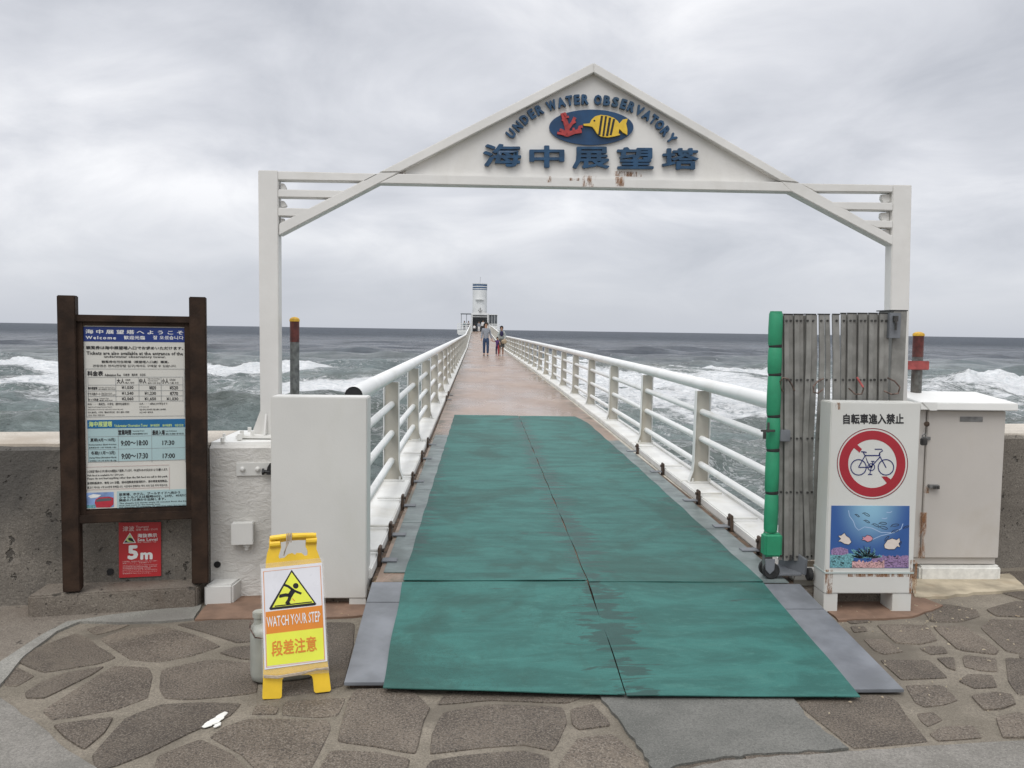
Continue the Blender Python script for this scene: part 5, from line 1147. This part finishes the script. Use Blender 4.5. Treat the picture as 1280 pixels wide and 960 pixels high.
# small bits on the right edge of the sign cabinet
sl2 = thing('padlock', 'small padlock and hasp between the sign box and the beige utility cabinet', 'padlock', (2.50, 4.5, .86))
lk = ony(1154, 550, 4.78); MB().box(lk.x-.018, lk.x+.018, 4.76, 4.785, lk.z-.03, lk.z+.012).build('lock_body', 'dark_steel', sl2, bevel=.004)
MB().tube([(lk.x-.011, 4.772, lk.z+.01), (lk.x-.010, 4.772, lk.z+.030), (lk.x, 4.772, lk.z+.038), (lk.x+.010, 4.772, lk.z+.030), (lk.x+.011, 4.772, lk.z+.01)], .004, 8).build('shackle', 'galvanised', sl2)
# ---- beige utility cabinet
CYY = 4.84
uc = thing('utility_cabinet', 'beige steel utility cabinet with a sloped hood and padlocked door by the sea wall', 'cabinet', (2.97, 4.95, 0))
CP = Plane((0, CYY, 0), (1, 0, 0)); xa, xb = CP.pt(1154.5, 600).x, CP.pt(1252, 600).x; z1 = CP.pt(1200, 512).z; z0 = CP.pt(1200, 697).z
MB().box(xa-.065, xb-.004, CYY+.012, CYY+.34, z0-.045, z1).build('box_body', 'cabinet_beige', uc, bevel=.004)
MB().box(xa+.003, xb, CYY-.008, CYY+.010, z0, z1-.006).build('door', 'cabinet_beige', uc, bevel=.004)
MB().box(xa-.062, xa-.004, CYY+.0, CYY+.011, z0, z1-.006).build('side_panel', 'cabinet_beige', uc, bevel=.003)
zc = CP.pt(1200, 500).z
MB().hexa([(xa-.07, CYY-.055, z1), (xb+.045, CYY-.055, z1), (xb+.045, CYY+.38, z1), (xa-.07, CYY+.38, z1)], [(xa-.07, CYY-.05, z1+.045), (xb+.045, CYY-.05, z1+.045), (xb+.03, CYY+.36, z1+.085), (xa-.07, CYY+.36, z1+.085)]).build('hood', 'cabinet_hood', uc, bevel=.004)
MB().hexa([(xa-.012, CYY-.057, z1-.002), (xa+.03, CYY-.057, z1-.002), (xa+.03, CYY-.02, z1-.002), (xa-.012, CYY-.02, z1-.002)], [(xa-.06, CYY-.056, z1+.046), (xa+.03, CYY-.056, z1+.046), (xa+.03, CYY-.02, z1+.046), (xa-.06, CYY-.02, z1+.046)]).build('hood_lip', 'cabinet_hood', uc)
np_ = CP.rect((1199, 520.5), (1227, 527), .011, .002).build('name_plate', 'galvanised', uc)
hn = CP.pt(1165, 607.5)
MB().box(hn.x-.035, hn.x+.03, CYY-.035, CYY-.01, hn.z-.008, hn.z+.012).build('handle', 'galvanised', uc, bevel=.003)
for dx in (-.01, .0, .01, .02): MB().box(hn.x+dx, hn.x+dx+.005, CYY-.040, CYY-.034, hn.z-.012, hn.z+.006).build('handle_rib', 'dark_steel', uc)
hp = CP.pt(1158, 548); MB().box(hp.x-.03, hp.x+.015, CYY-.022, CYY-.009, hp.z-.008, hp.z+.012).build('hasp', 'galvanised', uc, bevel=.002)
st_ = CP.pt(1152, 529); MB().tube([(st_.x, CYY-.06, st_.z), (st_.x+.03, CYY-.02, st_.z)], .008, 8).tube([(st_.x+.005, CYY-.045, st_.z), (st_.x+.012, CYY-.040, st_.z)], .016, 8).build('latch_screw', 'rust_metal', uc)
bx0, bx1 = CP.pt(1150, 715).x-.01, CP.pt(1251, 715).x
ps_ = [(bx0, CYY-.02, -.02), (bx1-.02, CYY-.02, -.02), (bx1, CYY, -.02), (bx1, CYY+.36, -.02), (bx0, CYY+.36, -.02)]
MB().prism(ps_, (0, 0, z0-.03)).build('base_block', 'chalk_white', uc, bevel=.014)
for pl_r, q in ((CP, ((1149, 640), (1154.5, 697), .0135)), (CP, ((1153, 604), (1160, 616), .0105)), (SP, ((1138, 700), (1145, 742), .0012)), (SP, ((1032, 712), (1040, 742), .0012)), (SP, ((1044, 503), (1050, 512), .0012)), (SP, ((1060, 716.5), (1136, 721), .0012))):
    pl_r.rect(q[0], q[1], q[2], .0003).build('rust_stain', 'rust_bleed', uc if pl_r is CP else sg)
lm = MB(); r_ = random.Random(9)
for k in range(110):
    x, y = gp(r_.choice((r_.gauss(1150, 40), r_.uniform(1020, 1280), r_.uniform(1140, 1280), r_.uniform(420, 470))), r_.uniform(744, 790) if k % 3 else r_.uniform(766, 900))
    if x < .2 and y < 4.2: continue
    a_ = r_.uniform(0, 6.3); l, w = r_.uniform(.003, .009), r_.uniform(.002, .004); z = .003+r_.uniform(0, .008)
    lm.hexa([(x+cos(a_+t)*(l if q % 2 else w), y+sin(a_+t)*(l if q % 2 else w), z-.002) for q, t in enumerate((0, 1.6, 3.1, 4.7))], [(x+cos(a_+t)*(l if q % 2 else w)*.7, y+sin(a_+t)*(l if q % 2 else w)*.7, z+.002) for q, t in enumerate((0, 1.6, 3.1, 4.7))])
tag(lm.build('grit', 'stain_concrete', kind='stuff'), 'pale chips and grit scattered on the paving near the sign box', 'grit')
# ---- folding gate, pushed back behind the sign box
FY = 4.44
FP = Plane((0, FY, 0), (1, 0, 0))
fg_ = thing('folding_gate', 'grey slatted accordion gate folded open with green foam wrapped end post', 'gate', (1.6, FY, .13))
def ZA(x, y): return (920+x/4.8, 370+y/4.8)
topy = lambda x: 112 if x < 640 else 106
sl_t = [(266, 290), (291, 321), (322, 352), (353, 383), (384, 414), (415, 449), (456, 490), (498, 530), (545, 574), (586, 628), (643, 673), (675, 705), (707, 737), (739, 769), (771, 801), (803, 832), (834, 863), (865, 893), (895, 932)]
zt0 = FP.pt(1000, 393.5).z; zbt = FP.pt(1000, 703).z
def bot(x): return 272+(x-266)*.90      # folded slats lean together towards the foot (same zoom units)
for i, (a_, c_) in enumerate(sl_t):
    lean_ = (0, 0, 0, 0, 0, -2, -14, -22, -26, -34, -24, -24, -24, -24, -24, -24, -24, -24, -24)[i]
    p0, p1 = FP.pt(*ZA(a_, topy(a_)+i*.0)), FP.pt(*ZA(c_, topy(a_))); q0 = FP.pt(*ZA(a_+lean_-2, 1590)); q1 = FP.pt(*ZA(c_+lean_-4+(8 if 6 <= i <= 9 else 0), 1590))
    yo = FY+(.006 if i % 2 else .022)
    mb = MB(); hgt = (p0.z, q0.z)
    N_ = 6
    for k in range(N_):
        s0, s1 = k/N_, (k+1)/N_; bow = lambda s_: .010*sin(pi*s_*2+i*.4) if 5 <= i <= 9 else .003*sin(pi*s_)
        A_ = q0.lerp(p0, s0); B_ = q1.lerp(p1, s0); C_ = q0.lerp(p0, s1); D_ = q1.lerp(p1, s1); e0, e1 = bow(s0), bow(s1); g_ = .0012
        mb.hexa([(A_.x+e0+g_, yo, A_.z), (B_.x+e0-g_, yo, B_.z), (B_.x+e0-g_, yo+.012, B_.z), (A_.x+e0+g_, yo+.012, A_.z)], [(C_.x+e1+g_, yo, C_.z), (D_.x+e1-g_, yo, D_.z), (D_.x+e1-g_, yo+.012, D_.z), (C_.x+e1+g_, yo+.012, C_.z)])
    sl0 = mb.build('slat', 'grey_alu', fg_, smooth=30)
    MB().box(p0.x, p1.x, yo-.002, yo+.016, p0.z, p0.z+.006).build('end_cap', 'black_rubber', sl0)
    rv = MB()
    for yy_ in (148, 504, 856, 1180, 1565):
        xm = (a_+c_)/2+lean_*(yy_-110)/1480+ (bow((1590-yy_)/1480)*0)
        P_ = FP.pt(*ZA(xm, yy_)); P_ = Vector((P_.x, yo-.001, P_.z)); rv.tube([P_+Vector((0, .002, 0)), P_+Vector((0, -.005, 0))], .0062, 8)
    rv.build('rivets', 'dark_steel', sl0, kind='stuff')
for i in (0, 1, 2, 3, 4, 10, 11, 12, 13, 14, 15, 16, 17):
    x_ = (sl_t[i][1]+sl_t[i+1][0])/2; ln = 0 if i < 5 else -24
    p0, p1 = FP.pt(*ZA(x_-13, topy(x_)+2)), FP.pt(*ZA(x_+13, topy(x_)+2)); q0, q1 = FP.pt(*ZA(x_-15+ln, 1585)), FP.pt(*ZA(x_+11+ln, 1585)); sh_ = Vector((p0.x*.04/FY, 0, 0)); p0, p1, q0, q1 = p0+sh_, p1+sh_, q0+sh_, q1+sh_
    MB().hexa([(q0.x, FY+.040, q0.z), (q1.x, FY+.040, q1.z), (q1.x, FY+.052, q1.z), (q0.x, FY+.052, q0.z)], [(p0.x, FY+.040, p0.z), (p1.x, FY+.040, p1.z), (p1.x, FY+.052, p1.z), (p0.x, FY+.052, p0.z)]).build('back_slat', 'grey_alu', fg_)
# end post under the foam
xc = (FP.pt(957.5, 500).x+FP.pt(974.5, 500).x)/2; rr = .036
MB().box(xc-.018, xc+.018, FY-.018, FY+.018, .17, FP.pt(966, 395).z).build('end_post', 'grey_alu', fg_, bevel=.003)
segy = [(92, 300), (304, 470), (474, 718), (724, 918)]
segs = [(ZA(0, a_)[1], ZA(0, c_)[1]) for a_, c_ in segy]+[(560+14/4.365, 560+238/4.365), (560+246/4.365, 560+456/4.365)]
for i, (ya, yb) in enumerate(segs):
    za, zb_ = FP.pt(966, ya).z, FP.pt(966, yb).z; xo = .004*i*.6
    pf = [(.86, zb_), (.98, zb_+.012), (1.02, (za+zb_)/2), (.97, za-.014), (.80, za)]
    MB().lathe((xc+xo, FY-.002, 0), [(rr*a_, z) for a_, z in pf], 20, 1.04, .95).build('foam_sleeve', 'pad_green', fg_)
    if i: MB().lathe((xc+xo, FY-.002, 0), [(rr*.90, za-.004), (rr*.97, za+.004), (rr*.90, za+.014)], 20, 1.03, .95).build('black_band', 'black_rubber', fg_)
MB().lathe((xc, FY-.002, 0), [(rr*.9, FP.pt(966, 391.5).z), (rr*.86, FP.pt(966, 389).z)], 20).build('top_cap', 'pad_green', fg_)
zq0, zq1 = FP.pt(966, 694).z, FP.pt(966, 665.5).z; MB().box(xc-.032, xc+.068, FY-.045, FY+.03, zq0, zq1).build('foam_block', 'pad_green', fg_, bevel=.012, seg=3)
# latches and hooks
lt_ = FP.pt(955, 537); MB().bar((lt_.x-.035, FY-.05, lt_.z), (xc, FY-.05, lt_.z), .012, .012).box(lt_.x-.022, lt_.x-.008, FY-.06, FY-.045, lt_.z-.045, lt_.z).box(lt_.x+.0, lt_.x+.012, FY-.055, FY-.043, lt_.z-.01, lt_.z+.045).build('latch', 'dark_steel', fg_, bevel=.002)
lt_ = FP.pt(980, 545); MB().box(lt_.x-.03, lt_.x+.028, FY-.022, FY+.002, lt_.z-.028, lt_.z+.035).build('hinge_block', 'plate_grey', fg_, bevel=.003)
for pts, m_ in (([(346, 568), (325, 530), (300, 495), (268, 488), (252, 510), (256, 550), (280, 575)], 'wire_rust'), ([(520, 495), (480, 510), (450, 540), (452, 575), (480, 582), (518, 558)], 'wire_rust'),
                ([(716, 486), (738, 520), (750, 555), (738, 585), (705, 588), (670, 552)], 'wire_rust'), ([(902, 490), (940, 510), (966, 545), (955, 582), (920, 588), (880, 568)], 'wire_rust')):
    W_ = [FP.pt(*ZA(*p)) for p in pts]; MB().tube([(w.x, FY-.012-.02*sin(pi*i/(len(W_)-1)), w.z) for i, w in enumerate(W_)], .0045, 8).build('wire_hook', m_, fg_)
MB().tube([(FP.pt(*ZA(718, 486)).x, FY-.014, FP.pt(*ZA(718, 486)).z), (FP.pt(*ZA(745, 545)).x, FY-.035, FP.pt(*ZA(745, 545)).z)], .0058, 8).build('rusty_pin', 'bracket_red', fg_)
# hinge end: bracket plates fixed to the arch post
a_, c_ = FP.pt(1112, 391), FP.pt(1125, 423); MB().box(a_.x, c_.x, FY-.004, FY+.03, c_.z, a_.z).build('hinge_plate', 'plate_grey', fg_, bevel=.002)
a_, c_ = FP.pt(1121, 388.5), FP.pt(1133, 505); MB().box(a_.x, c_.x, FY+.035, FY+.20, c_.z-.3, a_.z).build('hinge_post', 'grey_alu', fg_, bevel=.002)
MB().box(a_.x-.015, c_.x+.003, FY+.033, FY+.202, a_.z, a_.z+.006).build('post_cap', 'black', fg_)
a_ = FP.pt(1118, 399); MB().tube([(a_.x, FY-.018, a_.z-.06), (a_.x, FY-.018, a_.z)], .006, 8).box(a_.x-.012, a_.x+.012, FY-.02, FY-.005, a_.z-.012, a_.z+.018).build('hinge_pin', 'dark_steel', fg_)
# caster wheels and foot bracket
MB().box(xc-.022, xc+.022, FY-.024, FY+.02, .175, .30).build('caster_fork', 'galvanised', fg_, bevel=.003)
MB().tube([(xc+.012, FY-.045, .182), (xc+.012, FY-.015, .182)], .046, 28).build('caster_wheel', 'black_rubber', fg_, bevel=.005)
MB().tube([(xc+.012, FY+.015, .182), (xc+.012, FY+.045, .182)], .046, 28).build('caster_wheel', 'black_rubber', fg_, bevel=.005)
MB().prism([(xc-.028, FY-.05, .25), (xc+.028, FY-.05, .25), (xc+.024, FY-.05, .19), (xc, FY-.05, .165), (xc-.024, FY-.05, .19)], (0, .01, 0)).build('caster_guard', 'plate_grey', fg_, bevel=.002)
fb = thing('foot_bracket', 'angled grey steel bracket with a black wheel on the deck beside the green gate post', 'bracket', (1.77, 4.45, .13))
MB().prism([(1.665, 4.40, .155), (1.81, 4.40, .155), (1.835, 4.56, .165), (1.70, 4.56, .165)], (0, 0, .010)).build('base_flange', 'plate_grey', fb, bevel=.002)
MB().prism([(1.735, 4.56, .165), (1.745, 4.56, .30), (1.83, 4.40, .245), (1.825, 4.40, .158)], (.014, .004, 0)).build('upright_plate', 'plate_grey', fb, bevel=.002)
MB().tube([(1.84, 4.40, .165), (1.865, 4.40, .165)], .035, 20).build('wheel', 'black_rubber', fb, bevel=.003)
MB().tube([(1.775, 4.475, .235), (1.765, 4.46, .235)], .012, 8).build('bolt', 'dark_steel', fb)
# layered timber packing where the kerb ends
tp = thing('packing_blocks', 'weathered tan packing blocks stacked under the end of the kerb by the sign box', 'blocks', (1.93, 4.6, 0))
for i, (z0, z1, m_) in enumerate(((0, .07, 'rust_metal'), (.075, .115, 'rope_beige'), (.12, .155, 'stain_concrete'), (.16, .205, 'rope_beige'))):
    MB().box(1.80+.01*(i % 2), 2.02, 4.52-.01*(i % 2), 4.66, z0, z1).build('block', m_, tp, bevel=.005)

# ================================================================== OBSERVATION TOWER at the end of the pier
TZ = 1.2
tw = thing('observation_tower', 'distant white round observation tower with blue bands and entrance hall at the pier end', 'tower', (.63, 121, TZ))
MB().tube([(.63, 123, -7), (.63, 123, 8.2)], 1.06, 40).build('tower_shaft', 'tower_white', tw)
for z0, z1 in ((7.90, 8.12), (7.56, 7.74), (7.33, 7.43)): MB().tube([(.63, 123, z0), (.63, 123, z1)], 1.075, 40).build('blue_band', 'tower_blue', tw)
MB().tube([(.63, 123, 8.2), (.63, 123, 8.26)], 1.10, 40).build('roof_disc', 'tower_white', tw)
MB().tube([(.62, 122.9, 8.26), (.70, 122.9, 9.25)], .02, 6).build('antenna', 'galvanised', tw)
MB().box(.0, 1.3, 121.6, 122.2, 5.85, 5.97).build('shaft_ledge', 'tower_white', tw)  # plain ledge on the tower shaft, no window beneath it
MB().box(-2.4, 3.3, 118.6, 127, .7, TZ).build('platform', 'tower_white', tw)
MB().tube([(.6, 123, -7), (.6, 123, .7)], 2.0, 24).build('underwater_drum', 'tower_white', tw)
for x in (-.48, 1.82): MB().box(x-.09, x+.09, 119.4, 119.55, TZ, 3.62).build('portal_column', 'tower_white', tw)
MB().prism([(-.6, 119.38, 3.62), (1.94, 119.38, 3.62), (1.94, 119.38, 3.78), (1.4, 119.38, 3.95), (.67, 119.38, 4.02), (-.06, 119.38, 3.95), (-.6, 119.38, 3.78)], (0, 1.6, 0)).build('portal_canopy', 'tower_white', tw)
MB().box(-.39, 1.73, 119.38, 119.5, 3.30, 3.36).build('portal_rail', 'tower_white', tw)
MB().box(-.57, 1.91, 121.4, 121.5, TZ, 3.6).build('hall_back', 'interior_dark', tw); MB().box(-.60, -.56, 119.6, 121.4, TZ, 3.6).build('hall_side', 'interior_dark', tw); MB().box(1.90, 1.94, 119.6, 121.4, TZ, 3.6).build('hall_side', 'interior_dark', tw)
MB().box(1.94, 3.2, 119.8, 119.86, 2.1, 3.62).build('side_window', 'window_grey', tw); MB().box(1.95, 3.2, 119.74, 119.78, TZ, 2.1).build('side_wall', 'tower_white', tw)
for x in (2.0, 2.4, 2.8, 3.17): MB().box(x-.025, x+.025, 119.70, 119.735, 2.1, 3.62).build('window_bar', 'tower_white', tw)
MB().box(1.9, 3.26, 119.6, 121.6, 3.63, 3.72).build('side_roof', 'tower_white', tw)
MB().box(-2.1, -.6, 119.3, 121.6, 3.66, 3.78).build('canopy', 'window_grey', tw)
for x in (-2.0, -1.25): MB().box(x-.035, x+.035, 119.4, 119.47, TZ, 3.66).build('canopy_post', 'window_grey', tw)
em = MB(); em.tube([(.70, 119.3, 3.98), (.70, 119.3, 4.65)], .05, 8); em.tube([(.42, 119.3, 4.30), (.55, 119.3, 4.12), (.70, 119.3, 4.05), (.85, 119.3, 4.12), (.98, 119.3, 4.30)], .06, 8); em.tube([(.50, 119.3, 4.45), (.9, 119.3, 4.45)], .04, 8); em.build('anchor_emblem', 'galvanised', tw)
for x0, x1 in ((-2.5, -.66), (2.05, 3.45)):
    er = thing('platform_railing', 'white railing on the left edge of the tower platform' if x0 < 0 else 'white railing on the right edge of the tower platform', 'railing', ((x0+x1)/2, 118.7, TZ))
    for z in (.35, .6, .85, 1.1): MB().bar((x0, 118.7, TZ+z), (x1, 118.7, TZ+z), .06, .09).build('rail', 'rail_white', er)
    for x in np.linspace(x0, x1, 4): MB().box(x-.04, x+.04, 118.73, 118.79, TZ-.3, TZ+1.1).build('rail_post', 'rail_white', er)
    MB().box(x0, x1, 118.62, 118.66, TZ-.35, TZ+.2).build('skirt', 'rail_white', er)

# ================================================================== PEOPLE
def skin(name, V, E_, rad, mat, parent, o0, sub=1, root=0):
    me = bpy.data.meshes.new(name); me.from_pydata([tuple(v) for v in V], E_, []); ob = bpy.data.objects.new(name, me)
    md = ob.modifiers.new('s', 'SKIN'); me.skin_vertices.new() if not me.skin_vertices else None
    for i, r_ in enumerate(rad):
        sv = me.skin_vertices[0].data[i]; sv.radius = r_ if isinstance(r_, tuple) else (r_, r_); sv.use_root = (i == root)
    md.use_smooth_shade = True; sb = ob.modifiers.new('u', 'SUBSURF'); sb.levels = sub; sb.render_levels = sub
    tmp = bpy.data.scenes.get('tmp') or bpy.data.scenes.new('tmp'); tmp.collection.objects.link(ob)
    with bpy.context.temp_override(scene=tmp, view_layer=tmp.view_layers[0]):
        dg = bpy.context.evaluated_depsgraph_get(); m2 = bpy.data.meshes.new_from_object(ob.evaluated_get(dg)); tmp.collection.objects.unlink(ob); bpy.data.objects.remove(ob)
    for v in m2.vertices: v.co = v.co
    for p in m2.polygons: p.use_smooth = True
    m2.materials.clear(); m2.materials.append(M[mat]); m2.name = name
    o = bpy.data.objects.new(name, m2); COL.objects.link(o); o.parent = parent; return o
def person(label, loc, H, top, bottom, shoe='shoe', group=None, female=False, arms=None, skirt=False, face=1, hair='hair', stride=.0, long_sleeve=True, detail=True):
    """faces -Y (towards the shore) when face=1. arms: offsets of (left elbow, left hand, right elbow, right hand) in units of height; 'right' is +X"""
    P = thing('person', label, 'person', loc, group); f = -face
    S = lambda x, y, z: Vector((x*H, y*f*H, z*H))
    ar = arms or [(-.14, .0, .63), (-.15, .04, .48), (.14, .0, .63), (.15, .04, .48)]
    J = dict(pel=(0, 0, .52), wai=(0, 0, .61), che=(0, .005, .73), nk=(0, .0, .835), hd0=(0, .01, .875), hd1=(0, .012, .95))
    shx = .085 if female else .095
    V = [S(0, 0, .52), S(0, 0, .62), S(0, .004, .74), S(0, 0, .82), S(0, .008, .87), S(0, .012, .935), S(0, .006, .975)]
    E_ = [(0, 1), (1, 2), (2, 3), (3, 4), (4, 5), (5, 6)]; rad = [(.078*H, .055*H), (.068*H, .05*H), (.085*H, .058*H), (.032*H, .032*H), (.036*H, .04*H), (.044*H, .052*H), (.034*H, .042*H)]
    def chain(a_, pts, rs):
        p = a_
        for q, r_ in zip(pts, rs): V.append(S(*q)); rad.append(r_*H); E_.append((p, len(V)-1)); p = len(V)-1
        return p
    for sx, (el, ha) in ((-1, (ar[0], ar[1])), (1, (ar[2], ar[3]))):
        e_, h_ = Vector(el), Vector(ha); d = (h_-e_).normalized()
        w_ = chain(2, [(sx*shx, 0, .79), tuple(e_), tuple(h_), tuple(h_+d*.03)], [.034, .025, .016, .018])
        if detail:
            tip = h_+d*.035; side = Vector((0, 1, 0)) if abs(d.z) > .5 else Vector((0, 0, 1))
            for k, ln in enumerate((.028, .034, .032, .025)):
                o_ = side*(.0095*(k-1.5)); chain(w_, [tuple(tip+o_+d*.012), tuple(tip+o_+d*ln+Vector((-sx*.008, 0, 0)))], [.0052, .0044])
            chain(w_-1, [tuple(h_+d*.018+side*.022), tuple(h_+d*.032+side*.028)], [.006, .005])
    for sx in (-1, 1):
        st = stride*sx
        chain(0, [(sx*.048, 0, .47), (sx*.052, .01+st*.5, .275), (sx*.052, -.005+st, .05), (sx*.052, .06+st, .018)], [.052, .034, .022, .02])
    skin('body', V, E_, rad, 'skin', P, loc, 1)
    # nose, hair
    if detail:
        MB().prism([Vector(loc)+S(-.007, .055, .915), Vector(loc)+S(.007, .055, .915), Vector(loc)+S(0, .055, .935)], S(0, .014, -.004)).build('nose', 'skin', P)
        for sx in (-1, 1): MB().lathe(Vector(loc)+S(sx*.017, .056, .935), [(.002*H, -.004*H), (.006*H, 0), (.002*H, .004*H)], 6).build('eye', 'black', P)
    hm = MB(); n = 14; pr_ = [(.03, -.005), (.050, .02), (.060, .05), (.062, .08), (.052, .108), (.030, .124), (.004, .130)]
    base_z = .885
    if female: pr_ = [(.030, -.03), (.052, 0), (.060, .04), (.060, .08), (.048, .108), (.025, .122), (.004, .126)]
    for r_, z in pr_:
        for k in range(n):
            a_ = 2*pi*k/n; yb_ = sin(a_)*r_*1.12; front = yb_ > .02 and z < .062
            V_ = S(cos(a_)*r_, (min(yb_, .012) if front else yb_)-.004, base_z+z); hm.v.append(Vector(loc)+V_)
    for i in range(len(pr_)-1):
        for k in range(n): hm.f.append((i*n+k, i*n+(k+1) % n, (i+1)*n+(k+1) % n, (i+1)*n+k))
    hm.f += [tuple(range(n)), tuple((len(pr_)-1)*n+k for k in range(n))]; hm.build('hair', hair, P, smooth=80)
    # shirt
    V = [S(0, 0, .455), S(0, 0, .62), S(0, .004, .74), S(0, 0, .815)]; E_ = [(0, 1), (1, 2), (2, 3)]; rad = [(.092*H, .07*H), (.084*H, .064*H), (.098*H, .068*H), (.044*H, .044*H)]
    for sx, (el, ha) in ((-1, (ar[0], ar[1])), (1, (ar[2], ar[3]))):
        e_, h_ = Vector(el), Vector(ha)
        if long_sleeve: chain(2, [(sx*shx, 0, .79), tuple(e_), tuple(e_.lerp(h_, .92))], [.043, .033, .024])
        else: chain(2, [(sx*shx, 0, .79), tuple(Vector((sx*shx, 0, .79)).lerp(e_, .6))], [.043, .038])
    skin('top', V, E_, rad, top, P, loc, 1)
    if skirt:
        MB().lathe(Vector(loc), [(.075*H, .58*H), (.092*H, .52*H), (.105*H, .42*H), (.115*H, .29*H), (.108*H, .288*H)], 16, 1, .8).build('skirt', bottom, P, smooth=60)
    else:
        V = [S(0, 0, .58), S(0, 0, .50)]; E_ = [(0, 1)]; rad = [(.078*H, .060*H), (.088*H, .066*H)]
        for sx in (-1, 1): st = stride*sx; chain(1, [(sx*.050, 0, .45), (sx*.055, .01+st*.5, .275), (sx*.055, -.003+st, .055)], [.058, .043, .036])
        skin('trousers', V, E_, rad, bottom, P, loc, 1)
    for sx in (-1, 1):
        st = stride*sx; c_ = Vector(loc)+S(sx*.055, .025+st, 0); l = .075*H; w = .03*H
        MB().hexa([c_+Vector((-w, -l*.5, .0)), c_+Vector((w, -l*.5, .0)), c_+Vector((w, l*.5, .0)), c_+Vector((-w, l*.5, .0))], [c_+Vector((-w*.8, -l*.42, .035*H)), c_+Vector((w*.8, -l*.42, .035*H)), c_+Vector((w*.8, l*.42, .035*H)), c_+Vector((-w*.8, l*.42, .035*H))]).build('shoe', shoe, P, bevel=.008*H)
    return P
def pier_pt(px, Y_): 
    d = ray(px, 440); t = Y_/d.y; return (d.x*t, Y_, dz_(Y_)+.002)
mloc = pier_pt(607.3, 43.5)
person('man in grey shirt and blue jeans walking towards shore holding a child by the hand', mloc, 1.74, 'grey_shirt', 'denim', arms=[(-.125, .0, .63), (-.140, .03, .48), (.135, .0, .63), (.18, .02, .49)], stride=.03)
wl = pier_pt(626.6, 43.8)
wo = person('woman in pale cardigan and dark skirt walking on the pier beside a small child', wl, 1.56, 'cardigan', 'skirt_grey', shoe='shoe_pale', female=True, skirt=True, arms=[(-.13, .05, .64), (-.12, .10, .52), (.13, .03, .64), (.11, .10, .55)], stride=-.02)
MB().lathe(Vector(wl)+Vector((0, -.105, .0)), [(.05, 1.02), (.10, 1.12), (.09, 1.26), (.03, 1.30)], 10, 1, .35).build('dark_vest', 'navy_cloth', wo)
bgl = Vector(wl)+Vector((.13, -.24, .74))
bg_ = MB().lathe(bgl, [(.04, -.11), (.12, -.10), (.15, 0), (.12, .09), (.04, .11)], 14, 1, .45).build('handbag', 'bag_tan', None, smooth=60); tag(bg_, 'tan bag carried at the hip of the woman in the pale cardigan', 'bag')
chl = pier_pt(621.6, 43.4)
person('small child in purple top between the man and the woman, one arm held out', chl, .98, 'purple_cloth', 'navy_cloth', female=True, arms=[(-.20, .0, .74), (-.34, .0, .82), (.13, .03, .70), (.14, .10, .60)], long_sleeve=False, shoe='red_cloth', stride=.05)
uml = Vector(pier_pt(622.9, 43.3)); um = thing('umbrella', 'thin closed dark red umbrella held point down beside the small child', 'umbrella', tuple(uml))
MB().tube([uml+Vector((0, 0, .04)), uml+Vector((0, 0, .14)), uml+Vector((0, 0, .45)), uml+Vector((0, 0, .58))], [.012, .03, .036, .015], 10).build('canopy', 'red_cloth', um); MB().tube([uml+Vector((0, 0, .58)), uml+Vector((0, 0, .70))], .010, 8).tube([uml, uml+Vector((0, 0, .04))], .006, 6).build('shaft', 'black', um)
for px, Y_, H, tp_, bt_, lab, fc in ((603.3, 116.0, 1.62, 'white_cloth', 'black_cloth', 'person in white shirt standing in the middle of the tower entrance', 1), (592.6, 113.5, 1.05, 'white_cloth', 'black_cloth', 'child in white shirt and dark trousers at the left of the tower entrance', 1),
                                  (598.3, 115.0, 1.45, 'grey_shirt', 'white_cloth', 'person in grey shirt and pale trousers in the tower entrance', 1), (606.0, 115.2, 1.5, 'black_cloth', 'black_cloth', 'person dressed in black at the right of the tower entrance', -1)):
    person(lab, pier_pt(px, Y_), H, tp_, bt_, detail=False, face=fc)
for x, lab, m_ in ((-1.55, 'person in teal sitting height behind the left platform railing', 'teal_cloth'), (-.95, 'person in dark clothes under the flat canopy left of the tower entrance', 'black_cloth')):
    person(lab if 'sitting' not in lab else 'person in teal top behind the left railing of the tower platform', (x, 119.6, TZ), 1.5, m_, 'black_cloth', detail=False)
if bpy.data.scenes.get('tmp'): bpy.data.scenes.remove(bpy.data.scenes['tmp'])
